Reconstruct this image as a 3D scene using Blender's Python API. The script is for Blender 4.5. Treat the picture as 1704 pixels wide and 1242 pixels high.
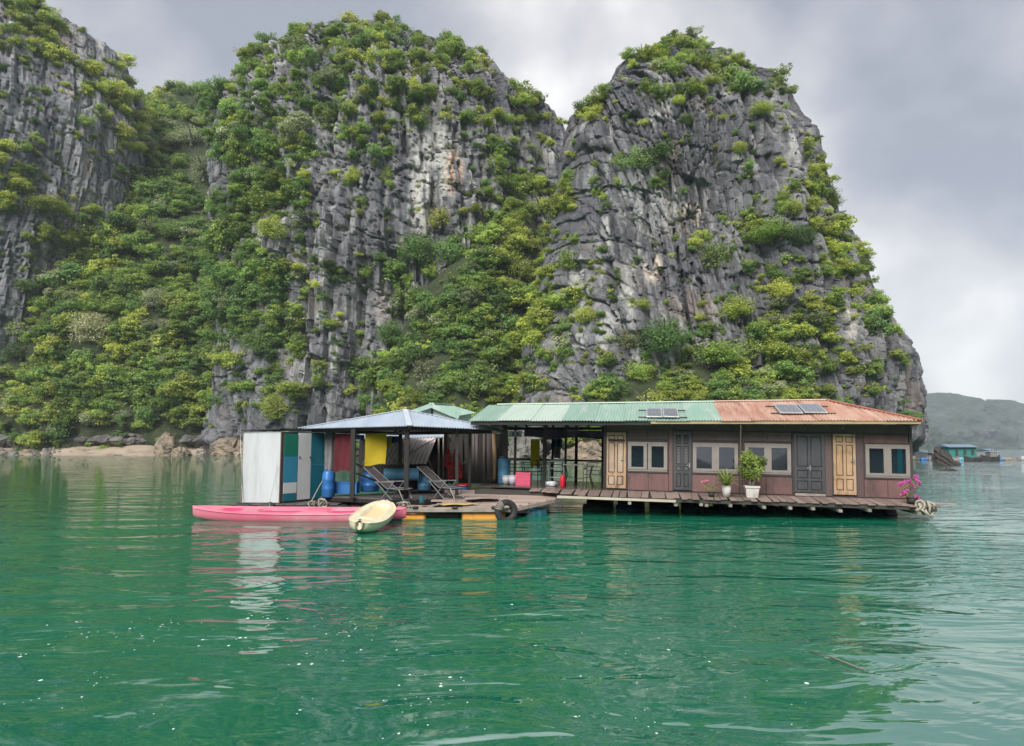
import bpy, bmesh, math, random
import numpy as np
from mathutils import Vector, Matrix, Euler
from mathutils.bvhtree import BVHTree

for o in list(bpy.data.objects):
    bpy.data.objects.remove(o)
scene = bpy.context.scene
COL = scene.collection
rng = random.Random(7)
R = math.radians

# ------------------------------------------------------------------ camera
F = 1231.0                      # focal length in photo pixels (1704 wide)
PITCH = math.atan((746 - 621) / F)
CAM = Vector((0.0, 0.0, 2.16))
cam_d = bpy.data.cameras.new('camera')
cam_d.sensor_width = 36.0
cam_d.lens = F / 1704 * 36.0
cam_d.clip_start = 0.1
cam_d.clip_end = 6000
cam = bpy.data.objects.new('camera', cam_d)
cam.location = CAM
cam.rotation_euler = (math.pi / 2 + PITCH, 0, 0)
COL.objects.link(cam)
scene.camera = cam

# ------------------------------------------------------------------ exposure
vs = scene.view_settings
vs.view_transform = 'Standard'
vs.look = 'None'
vs.gamma = 1.0
vs.use_curve_mapping = False
vs.exposure = 1.88
scene.render.engine = 'CYCLES'
cy = scene.cycles
cy.max_bounces = 5
cy.diffuse_bounces = 2
cy.glossy_bounces = 2
cy.transmission_bounces = 4
cy.transparent_max_bounces = 8
cy.volume_bounces = 0
cy.caustics_reflective = False
cy.caustics_refractive = False
cy.use_denoising = True
cy.use_adaptive_sampling = True
cy.adaptive_threshold = 0.015

# ------------------------------------------------------------------ world, sun
SUN_EL, SUN_AZ = R(40), R(-20)        # azimuth: 0 = straight behind the camera, + to the right
sun_from = Vector((math.sin(SUN_AZ) * math.cos(SUN_EL), -math.cos(SUN_AZ) * math.cos(SUN_EL), math.sin(SUN_EL)))
world = bpy.data.worlds.new('World')
scene.world = world
world.use_nodes = True
wn, wl = world.node_tree.nodes, world.node_tree.links
wn.clear()
w_out = wn.new('ShaderNodeOutputWorld')
sky = wn.new('ShaderNodeTexSky')
sky.sky_type = 'NISHITA'
sky.sun_disc = False
sky.sun_elevation = SUN_EL
sky.sun_rotation = math.atan2(sun_from.x, sun_from.y)
bg_sky = wn.new('ShaderNodeBackground')
bg_sky.inputs['Strength'].default_value = 0.06
wl.new(sky.outputs[0], bg_sky.inputs['Color'])
tc = wn.new('ShaderNodeTexCoord')
mp = wn.new('ShaderNodeMapping')
mp.inputs['Scale'].default_value = (1.0, 1.0, 1.25)
mp.inputs['Location'].default_value = (9.2, 1.7, 5.5)
wl.new(tc.outputs['Generated'], mp.inputs['Vector'])
n1 = wn.new('ShaderNodeTexNoise')
n1.inputs['Scale'].default_value = 2.7
n1.inputs['Detail'].default_value = 7
n1.inputs['Roughness'].default_value = 0.46
n1.inputs['Distortion'].default_value = 0.1
wl.new(mp.outputs[0], n1.inputs['Vector'])
cr = wn.new('ShaderNodeValToRGB')
els = cr.color_ramp.elements
els[0].position = 0.40; els[0].color = (0.37, 0.395, 0.455, 1)
els[1].position = 0.62; els[1].color = (1.0, 0.99, 0.975, 1)
e = els.new(0.465); e.color = (0.475, 0.49, 0.545, 1)
e = els.new(0.52); e.color = (0.61, 0.612, 0.64, 1)
e = els.new(0.57); e.color = (0.78, 0.775, 0.785, 1)
wl.new(n1.outputs['Fac'], cr.inputs['Fac'])
bg_cl = wn.new('ShaderNodeBackground')
bg_cl.inputs['Strength'].default_value = 0.30
wl.new(cr.outputs['Color'], bg_cl.inputs['Color'])
mixw = wn.new('ShaderNodeMixShader')
mixw.inputs['Fac'].default_value = 0.93
wl.new(bg_sky.outputs[0], mixw.inputs[1])
wl.new(bg_cl.outputs[0], mixw.inputs[2])
wl.new(mixw.outputs[0], w_out.inputs['Surface'])

sun_d = bpy.data.lights.new('sun', 'SUN')
sun_d.energy = 1.5
sun_d.angle = R(32)
sun_d.color = (1.0, 0.97, 0.92)
sun = bpy.data.objects.new('sun', sun_d)
sun.rotation_euler = (-sun_from).to_track_quat('-Z', 'Y').to_euler()
COL.objects.link(sun)

SEA = 0.20                            # height of the sea surface
# ------------------------------------------------------------------ helpers
FWD = Vector((0, math.cos(PITCH), math.sin(PITCH)))
UPV = Vector((0, -math.sin(PITCH), math.cos(PITCH)))
def ray(px, py):
    return FWD + Vector((1, 0, 0)) * ((px - 852) / F) + UPV * ((621 - py) / F)
def at(px, py, Y):
    d = ray(px, py)
    return CAM + d * (Y / d.y)
def atz(px, py, z):
    d = ray(px, py)
    return CAM + d * ((z - CAM.z) / d.z)

def tag(o, label=None, cat=None, group=None, kind=None):
    if label: o['label'] = label
    if cat: o['category'] = cat
    if group: o['group'] = group
    if kind: o['kind'] = kind
    return o

def link(name, me, m=None, parent=None, mw=None, smooth=False):
    o = bpy.data.objects.new(name, me)
    COL.objects.link(o)
    if m is not None and len(me.materials) == 0:
        me.materials.append(m)
    if parent is not None:
        o.parent = parent
    if mw is not None:
        o.matrix_world = mw
    if smooth:
        me.polygons.foreach_set('use_smooth', [True] * len(me.polygons))
    return o

def empty(name, mw, label, cat, group=None):
    o = bpy.data.objects.new(name, None)
    o.empty_display_size = 0.2
    COL.objects.link(o)
    o.matrix_world = mw
    return tag(o, label, cat, group)

def copy_tree(o, parent=None):
    c = o.copy()
    COL.objects.link(c)
    if parent is not None:
        c.parent = parent
    for ch in list(o.children):
        copy_tree(ch, c)
    return c

class MB:
    """collects boxes, bars, tubes and sheets for one mesh"""
    def __init__(s):
        s.v = []; s.f = []; s.sm = False
    def add(s, vs_, fs):
        n = len(s.v)
        s.v += [tuple(v) for v in vs_]
        s.f += [tuple(i + n for i in f) for f in fs]
        return s
    def box(s, a, b, jit=0.0):
        x0, y0, z0 = a; x1, y1, z1 = b
        j = lambda: rng.uniform(-jit, jit) if jit else 0.0
        vs_ = [(x + j(), y + j(), z + j()) for z in (z0, z1) for (x, y) in ((x0, y0), (x1, y0), (x1, y1), (x0, y1))]
        return s.add(vs_, [(3, 2, 1, 0), (4, 5, 6, 7), (0, 1, 5, 4), (1, 2, 6, 5), (2, 3, 7, 6), (3, 0, 4, 7)])
    def bevbox(s, a, b, c=0.01):
        bm = bmesh.new()
        bmesh.ops.create_cube(bm, size=1)
        for v in bm.verts:
            v.co = Vector([(a[i] + b[i]) / 2 + v.co[i] * (b[i] - a[i]) for i in range(3)])
        bmesh.ops.bevel(bm, geom=bm.edges[:], offset=c, segments=1, affect='EDGES')
        bm.verts.ensure_lookup_table()
        s.add([v.co for v in bm.verts], [[v.index for v in f.verts] for f in bm.faces])
        bm.free()
        return s
    def bar(s, p, q, w, h=None, up=Vector((0, 0, 1))):
        p, q = Vector(p), Vector(q)
        h = h or w
        d = (q - p).normalized()
        sd = d.cross(up)
        if sd.length < 1e-4: sd = d.cross(Vector((0, 1, 0)))
        sd.normalize(); u2 = sd.cross(d)
        vs_ = []
        for c in (p, q):
            for (i, k) in ((-1, -1), (1, -1), (1, 1), (-1, 1)):
                vs_.append(c + sd * (i * w / 2) + u2 * (k * h / 2))
        return s.add(vs_, [(0, 1, 2, 3), (7, 6, 5, 4), (4, 5, 1, 0), (5, 6, 2, 1), (6, 7, 3, 2), (7, 4, 0, 3)])
    def tube(s, pts, r, seg=8, closed=False):
        pts = [Vector(p) for p in pts]
        n = len(pts)
        rr = r if isinstance(r, (list, tuple)) else [r] * n
        prev = None; vs_ = []; fs = []
        for i, p in enumerate(pts):
            if closed:
                d = pts[(i + 1) % n] - pts[i - 1]
            else:
                d = pts[min(i + 1, n - 1)] - pts[max(i - 1, 0)]
            d.normalize()
            if prev is None:
                a = d.orthogonal().normalized()
            else:
                a = prev - d * prev.dot(d)
                a = a.normalized() if a.length > 1e-5 else d.orthogonal().normalized()
            prev = a; b = d.cross(a)
            for k in range(seg):
                t = 2 * math.pi * k / seg
                vs_.append(p + (a * math.cos(t) + b * math.sin(t)) * rr[i])
        m = n if closed else n - 1
        for i in range(m):
            for k in range(seg):
                fs.append((i * seg + k, i * seg + (k + 1) % seg, ((i + 1) % n) * seg + (k + 1) % seg, ((i + 1) % n) * seg + k))
        if not closed:
            fs.append(tuple(range(seg - 1, -1, -1)))
            fs.append(tuple((n - 1) * seg + k for k in range(seg)))
        return s.add(vs_, fs)
    def lathe(s, prof, seg=20, M=None):
        vs_ = []; fs = []
        for (r, z) in prof:
            for k in range(seg):
                t = 2 * math.pi * k / seg
                v = Vector((r * math.cos(t), r * math.sin(t), z))
                vs_.append(M @ v if M else v)
        for i in range(len(prof) - 1):
            for k in range(seg):
                fs.append((i * seg + k, i * seg + (k + 1) % seg, (i + 1) * seg + (k + 1) % seg, (i + 1) * seg + k))
        if prof[0][0] > 1e-4: fs.append(tuple(range(seg - 1, -1, -1)))
        if prof[-1][0] > 1e-4: fs.append(tuple((len(prof) - 1) * seg + k for k in range(seg)))
        return s.add(vs_, fs)
    def grid(s, P, nu, nv, thick=0.0):
        """P(i,j) -> point, (nu+1)x(nv+1) sheet, with optional second skin along z"""
        vs_ = [P(i / nu, j / nv) for j in range(nv + 1) for i in range(nu + 1)]
        fs = [(j * (nu + 1) + i, j * (nu + 1) + i + 1, (j + 1) * (nu + 1) + i + 1, (j + 1) * (nu + 1) + i) for j in range(nv) for i in range(nu)]
        s.add(vs_, fs)
        if thick:
            s.add([Vector(v) - Vector((0, 0, thick)) for v in vs_], [tuple(reversed(f)) for f in fs])
        return s
    def mesh(s, name):
        me = bpy.data.meshes.new(name)
        me.from_pydata([tuple(v) for v in s.v], [], s.f)
        me.update()
        return me
    def build(s, name, m, parent=None, mw=None, smooth=False):
        return link(name, s.mesh(name), m, parent, mw, smooth)

# ------------------------------------------------------------------ materials
def mat(name, c1, c2=None, scale=3.0, rough=0.7, bump=0.0, bscale=None, stretch=(1, 1, 1), metallic=0.0, spec=0.4,
        lo=0.35, hi=0.65, dirt=None, dirt_amt=0.5, dirt_scale=1.5, vary=0.0, ior=None, rand_island=False):
    m = bpy.data.materials.new(name)
    m.use_nodes = True
    n, l = m.node_tree.nodes, m.node_tree.links
    b = n['Principled BSDF']
    b.inputs['Roughness'].default_value = rough
    b.inputs['Metallic'].default_value = metallic
    b.inputs['Specular IOR Level'].default_value = spec
    if ior: b.inputs['IOR'].default_value = ior
    c1 = tuple(c1) + (1,)
    if c2 is None:
        b.inputs['Base Color'].default_value = c1
        col = None
    else:
        c2 = tuple(c2) + (1,)
    tcn = n.new('ShaderNodeTexCoord')
    mpn = n.new('ShaderNodeMapping')
    mpn.inputs['Scale'].default_value = stretch
    l.new(tcn.outputs['Object'], mpn.inputs['Vector'])
    if c2 is not None:
        nz = n.new('ShaderNodeTexNoise')
        nz.inputs['Scale'].default_value = scale
        nz.inputs['Detail'].default_value = 6
        nz.inputs['Roughness'].default_value = 0.62
        l.new(mpn.outputs[0], nz.inputs['Vector'])
        rp = n.new('ShaderNodeMapRange')
        rp.inputs[1].default_value = lo; rp.inputs[2].default_value = hi
        l.new(nz.outputs['Fac'], rp.inputs[0])
        mx = n.new('ShaderNodeMix'); mx.data_type = 'RGBA'
        mx.inputs[6].default_value = c1; mx.inputs[7].default_value = c2
        l.new(rp.outputs[0], mx.inputs[0])
        col = mx.outputs[2]
        if dirt is not None:
            nd = n.new('ShaderNodeTexNoise')
            nd.inputs['Scale'].default_value = dirt_scale
            nd.inputs['Detail'].default_value = 8
            nd.inputs['Roughness'].default_value = 0.7
            l.new(mpn.outputs[0], nd.inputs['Vector'])
            rd = n.new('ShaderNodeMapRange')
            rd.inputs[1].default_value = 0.5; rd.inputs[2].default_value = 0.68; rd.inputs[4].default_value = dirt_amt
            l.new(nd.outputs['Fac'], rd.inputs[0])
            md = n.new('ShaderNodeMix'); md.data_type = 'RGBA'
            l.new(rd.outputs[0], md.inputs[0]); l.new(col, md.inputs[6])
            md.inputs[7].default_value = tuple(dirt) + (1,)
            col = md.outputs[2]
        if vary:
            oi = n.new('ShaderNodeObjectInfo')
            mr = n.new('ShaderNodeMapRange')
            mr.inputs[3].default_value = 1 - vary; mr.inputs[4].default_value = 1 + vary
            l.new(oi.outputs['Random'], mr.inputs[0])
            hs = n.new('ShaderNodeHueSaturation')
            l.new(mr.outputs[0], hs.inputs['Value'])
            l.new(col, hs.inputs['Color'])
            col = hs.outputs[0]
        l.new(col, b.inputs['Base Color'])
    if bump:
        nb = n.new('ShaderNodeTexNoise')
        nb.inputs['Scale'].default_value = bscale or scale * 4
        nb.inputs['Detail'].default_value = 5
        l.new(mpn.outputs[0], nb.inputs['Vector'])
        bp = n.new('ShaderNodeBump')
        bp.inputs['Strength'].default_value = 0.6
        bp.inputs['Distance'].default_value = bump
        l.new(nb.outputs['Fac'], bp.inputs['Height'])
        l.new(bp.outputs[0], b.inputs['Normal'])
    return m

# ------------------------------------------------------------------ numpy noise
def _hash(ix, iy, iz, seed):
    h = (ix.astype(np.int64) * 374761393 + iy.astype(np.int64) * 668265263 + iz.astype(np.int64) * 2147483647 + seed * 1274126177) & 0xffffffff
    h = ((h ^ (h >> 13)) * 1274126177) & 0xffffffff
    h = ((h ^ (h >> 16)) * 2246822519) & 0xffffffff
    return ((h ^ (h >> 15)) & 0xffffff) / float(0xffffff)
def vnoise(x, y, z, seed=0):
    ix, iy, iz = np.floor(x), np.floor(y), np.floor(z)
    fx, fy, fz = x - ix, y - iy, z - iz
    fx = fx * fx * fx * (fx * (fx * 6 - 15) + 10); fy = fy * fy * fy * (fy * (fy * 6 - 15) + 10); fz = fz * fz * fz * (fz * (fz * 6 - 15) + 10)
    r = 0
    for dx in (0, 1):
        for dy in (0, 1):
            for dz in (0, 1):
                w = (fx if dx else 1 - fx) * (fy if dy else 1 - fy) * (fz if dz else 1 - fz)
                r = r + w * _hash(ix + dx, iy + dy, iz + dz, seed)
    return r * 2 - 1
def fbm(x, y, z, seed=0, octv=4, gain=0.5):
    r = 0; a = 1; s = 1; t = 0
    for i in range(octv):
        r = r + a * vnoise(x * s, y * s, z * s, seed + i * 17); t += a
        a *= gain; s *= 2.03
    return r / t
def voro(u, v, seed=0):
    """2D cells: returns random value of nearest cell, distance to its border, and a per-cell tilt plane"""
    iu, iv = np.floor(u), np.floor(v)
    f1 = np.full(u.shape, 9.0); f2 = np.full(u.shape, 9.0)
    val = np.zeros(u.shape); du = np.zeros(u.shape); dv = np.zeros(u.shape)
    zz = np.zeros(u.shape)
    for a in (-1, 0, 1):
        for b in (-1, 0, 1):
            cu = iu + a; cv = iv + b
            pu = cu + 0.1 + 0.8 * _hash(cu, cv, zz, seed); pv = cv + 0.1 + 0.8 * _hash(cu, cv, zz, seed + 5)
            d = np.hypot(u - pu, v - pv)
            near = d < f1
            f2 = np.where(near, f1, np.minimum(f2, d))
            val = np.where(near, _hash(cu, cv, zz, seed + 9), val)
            du = np.where(near, u - pu, du); dv = np.where(near, v - pv, dv)
            f1 = np.where(near, d, f1)
    return val, f2 - f1, du, dv
def np_mesh(name, V, nr, nc, closed=False):
    """grid of nr rows x nc columns"""
    i = np.arange(nr - 1)[:, None]; j = np.arange(nc if closed else nc - 1)[None, :]
    j2 = (j + 1) % nc
    Q = np.stack([i * nc + j, i * nc + j2, (i + 1) * nc + j2, (i + 1) * nc + j], -1).reshape(-1, 4)
    me = bpy.data.meshes.new(name)
    me.vertices.add(len(V)); me.vertices.foreach_set('co', V.astype(np.float32).ravel())
    me.loops.add(Q.size); me.loops.foreach_set('vertex_index', Q.astype(np.int32).ravel())
    me.polygons.add(len(Q)); me.polygons.foreach_set('loop_start', np.arange(0, Q.size, 4, dtype=np.int32))
    me.update(calc_edges=True)
    me.validate()
    me.shade_flat()
    return me, Q

# ------------------------------------------------------------------ rock material
def rock_material(name):
    """limestone: mineral colour and dark cracks from the mesh's rock_colour attribute, grain and fine relief from noise"""
    m = bpy.data.materials.new(name)
    m.use_nodes = True
    n, l = m.node_tree.nodes, m.node_tree.links
    b = n['Principled BSDF']
    b.inputs['Roughness'].default_value = 0.85
    b.inputs['Specular IOR Level'].default_value = 0.25
    g = n.new('ShaderNodeNewGeometry')
    at_ = n.new('ShaderNodeAttribute'); at_.attribute_name = 'rock_colour'
    mpn = n.new('ShaderNodeMapping'); mpn.inputs['Scale'].default_value = (1.5, 1.5, 0.42)
    l.new(g.outputs['Position'], mpn.inputs['Vector'])
    nz = n.new('ShaderNodeTexNoise'); nz.inputs['Scale'].default_value = 1.0; nz.inputs['Detail'].default_value = 5; nz.inputs['Roughness'].default_value = 0.75
    l.new(mpn.outputs[0], nz.inputs['Vector'])
    mr = n.new('ShaderNodeMapRange'); mr.inputs[1].default_value = 0.3; mr.inputs[2].default_value = 0.7; mr.inputs[3].default_value = 0.68; mr.inputs[4].default_value = 1.3
    l.new(nz.outputs['Fac'], mr.inputs[0])
    vm = n.new('ShaderNodeVectorMath'); vm.operation = 'SCALE'
    l.new(at_.outputs['Color'], vm.inputs[0]); l.new(mr.outputs[0], vm.inputs['Scale'])
    l.new(vm.outputs[0], b.inputs['Base Color'])
    bp = n.new('ShaderNodeBump'); bp.inputs['Strength'].default_value = 1.0; bp.inputs['Distance'].default_value = 0.8
    l.new(nz.outputs['Fac'], bp.inputs['Height']); l.new(bp.outputs[0], b.inputs['Normal'])
    return m
m_rock = rock_material('limestone')

# ------------------------------------------------------------------ water
m_water = bpy.data.materials.new('sea_water'); m_water.use_nodes = True
def make_water():
    n, l = m_water.node_tree.nodes, m_water.node_tree.links
    b = n['Principled BSDF']
    b.inputs['IOR'].default_value = 4.0
    b.inputs['Roughness'].default_value = 0.015
    g = n.new('ShaderNodeNewGeometry')
    def noise(sc, st, det=4, ro=0.5, dist=0.0, loc=(0, 0, 0), rot=0.0):
        mpn = n.new('ShaderNodeMapping'); mpn.inputs['Scale'].default_value = st; mpn.inputs['Location'].default_value = loc; mpn.inputs['Rotation'].default_value = (0, 0, rot)
        l.new(g.outputs['Position'], mpn.inputs['Vector'])
        nz = n.new('ShaderNodeTexNoise'); nz.inputs['Scale'].default_value = sc; nz.inputs['Detail'].default_value = det; nz.inputs['Roughness'].default_value = ro; nz.inputs['Distortion'].default_value = dist
        l.new(mpn.outputs[0], nz.inputs['Vector'])
        return nz.outputs['Fac']
    def rng_(x, a, b_, c=0.0, d=1.0, sm=True):
        r = n.new('ShaderNodeMapRange'); r.interpolation_type = 'SMOOTHSTEP' if sm else 'LINEAR'
        r.inputs[1].default_value = a; r.inputs[2].default_value = b_; r.inputs[3].default_value = c; r.inputs[4].default_value = d
        l.new(x, r.inputs[0]); return r.outputs[0]
    def math_(op, a, b_):
        x = n.new('ShaderNodeMath'); x.operation = op
        for k, c in ((0, a), (1, b_)):
            if isinstance(c, (int, float)): x.inputs[k].default_value = c
            else: l.new(c, x.inputs[k])
        return x.outputs[0]
    def mix(f, a, b_):
        x = n.new('ShaderNodeMix'); x.data_type = 'RGBA'; l.new(f, x.inputs[0])
        for k, c in ((6, a), (7, b_)):
            if isinstance(c, tuple): x.inputs[k].default_value = c + (1,)
            else: l.new(c, x.inputs[k])
        return x.outputs[2]
    sp = n.new('ShaderNodeSeparateXYZ'); l.new(g.outputs['Position'], sp.inputs[0])
    # body colour: emerald, greener over the shoals to the left
    c = mix(rng_(noise(0.06, (1, 1, 1), 3), 0.35, 0.65), (0.006, 0.128, 0.074), (0.007, 0.158, 0.089))
    c = mix(rng_(sp.outputs['X'], -4.0, -30.0), c, (0.012, 0.112, 0.046))
    c = mix(rng_(sp.outputs['X'], 6.0, 40.0, 0, 0.6), c, (0.03, 0.085, 0.085))
    l.new(c, b.inputs['Base Color'])
    # foam flecks left by a wake: small bubbles in drifting patches
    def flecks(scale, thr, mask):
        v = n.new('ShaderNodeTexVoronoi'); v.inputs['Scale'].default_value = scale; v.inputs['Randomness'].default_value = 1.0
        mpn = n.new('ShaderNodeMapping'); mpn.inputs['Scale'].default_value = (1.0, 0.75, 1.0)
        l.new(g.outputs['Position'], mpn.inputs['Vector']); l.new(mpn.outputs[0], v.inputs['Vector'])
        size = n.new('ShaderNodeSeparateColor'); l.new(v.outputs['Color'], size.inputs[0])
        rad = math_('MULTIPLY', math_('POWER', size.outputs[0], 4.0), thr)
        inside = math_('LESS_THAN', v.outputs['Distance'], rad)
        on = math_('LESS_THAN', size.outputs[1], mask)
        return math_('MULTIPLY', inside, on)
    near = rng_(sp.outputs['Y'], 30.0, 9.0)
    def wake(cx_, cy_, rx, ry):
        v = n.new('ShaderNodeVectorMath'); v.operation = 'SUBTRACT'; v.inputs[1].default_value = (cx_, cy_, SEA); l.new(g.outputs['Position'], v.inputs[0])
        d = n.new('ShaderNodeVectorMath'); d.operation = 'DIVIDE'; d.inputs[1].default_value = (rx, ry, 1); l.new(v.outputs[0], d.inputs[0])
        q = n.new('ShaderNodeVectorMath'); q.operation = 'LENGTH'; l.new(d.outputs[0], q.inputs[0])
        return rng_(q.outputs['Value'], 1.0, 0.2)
    wk = math_('MAXIMUM', math_('MAXIMUM', wake(-3.6, 7.2, 3.6, 3.4), wake(0.6, 7.0, 2.6, 3.0)), wake(3.5, 19.5, 8.0, 2.2))    # where foam and painted sky streaks lie: boat wake, wash along the raft
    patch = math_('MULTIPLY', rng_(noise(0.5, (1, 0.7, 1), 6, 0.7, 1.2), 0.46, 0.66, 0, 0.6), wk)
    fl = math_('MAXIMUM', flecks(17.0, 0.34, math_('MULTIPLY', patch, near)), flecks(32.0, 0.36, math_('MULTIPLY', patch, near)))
    glint_streaks = math_('MULTIPLY', rng_(noise(1.5, (0.55, 2.0, 1), 8, 0.72, 1.6, (2, 5, 0), R(9)), 0.55, 0.70), math_('MULTIPLY', rng_(noise(0.35, (0.7, 1.5, 1), 3, 0.5, 0.8, (1.5, 0.3, 0)), 0.42, 0.60), wk))  # pale streaks painted into the surface as sky reflections
    fl = math_('MAXIMUM', fl, math_('MULTIPLY', math_('MULTIPLY', glint_streaks, near), 0.42))
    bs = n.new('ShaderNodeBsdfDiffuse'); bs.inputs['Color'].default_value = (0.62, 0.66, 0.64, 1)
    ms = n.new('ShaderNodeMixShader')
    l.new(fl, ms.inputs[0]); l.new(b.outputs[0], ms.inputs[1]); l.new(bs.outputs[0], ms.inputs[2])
    out = n['Material Output']; l.new(ms.outputs[0], out.inputs['Surface'])
    # ripples
    calm = rng_(noise(0.09, (1.0, 0.55, 1), 3, 0.5, 0.5, (4, 1, 0)), 0.40, 0.60, 0.15, 1.3)      # cat's-paws
    calm = math_('MULTIPLY', calm, rng_(sp.outputs['X'], -5.0, 9.0, 0.45, 1.3))
    w1 = noise(0.55, (0.75, 1.35, 1), 3, 0.5, 0.7, (0, 0, 0), R(6))
    w2 = noise(1.5, (0.6, 1.3, 1), 3, 0.5, 0.8, (0, 0, 0), R(-12))
    w3 = noise(7.0, (0.6, 1.2, 1), 3, 0.5, 0.2, (0, 0, 0), R(18))
    w4 = noise(17.0, (0.7, 1.2, 1), 2, 0.5, 0.0, (0, 0, 0), R(-30))
    w3 = math_('ADD', w3, math_('MULTIPLY', w4, 0.12))
    h = math_('ADD', math_('MULTIPLY', w1, 0.115), math_('MULTIPLY', math_('ADD', math_('MULTIPLY', w2, 0.085), math_('MULTIPLY', w3, 0.007)), calm))
    bp = n.new('ShaderNodeBump'); bp.inputs['Strength'].default_value = 1.0; bp.inputs['Distance'].default_value = 1.0
    l.new(h, bp.inputs['Height']); l.new(bp.outputs[0], b.inputs['Normal'])
make_water()
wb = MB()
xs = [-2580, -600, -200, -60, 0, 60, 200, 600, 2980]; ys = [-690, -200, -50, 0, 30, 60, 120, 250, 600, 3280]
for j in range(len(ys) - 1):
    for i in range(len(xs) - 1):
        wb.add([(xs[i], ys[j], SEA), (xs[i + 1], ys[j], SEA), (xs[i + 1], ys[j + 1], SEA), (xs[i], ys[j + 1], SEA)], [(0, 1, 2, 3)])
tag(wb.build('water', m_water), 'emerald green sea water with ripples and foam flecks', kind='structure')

# ------------------------------------------------------------------ karst hills
def resample(pts, Yc):
    """pixel polyline from base to top -> world (x, z), forced to rise"""
    W = [at(px, py, Yc) for px, py in pts]
    xs_, zs_ = [], []
    for w in W:
        if zs_ and w.z <= zs_[-1] + 0.05:
            w.z = zs_[-1] + 0.05
        xs_.append(w.x); zs_.append(w.z)
    return np.array(xs_), np.array(zs_)

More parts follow.
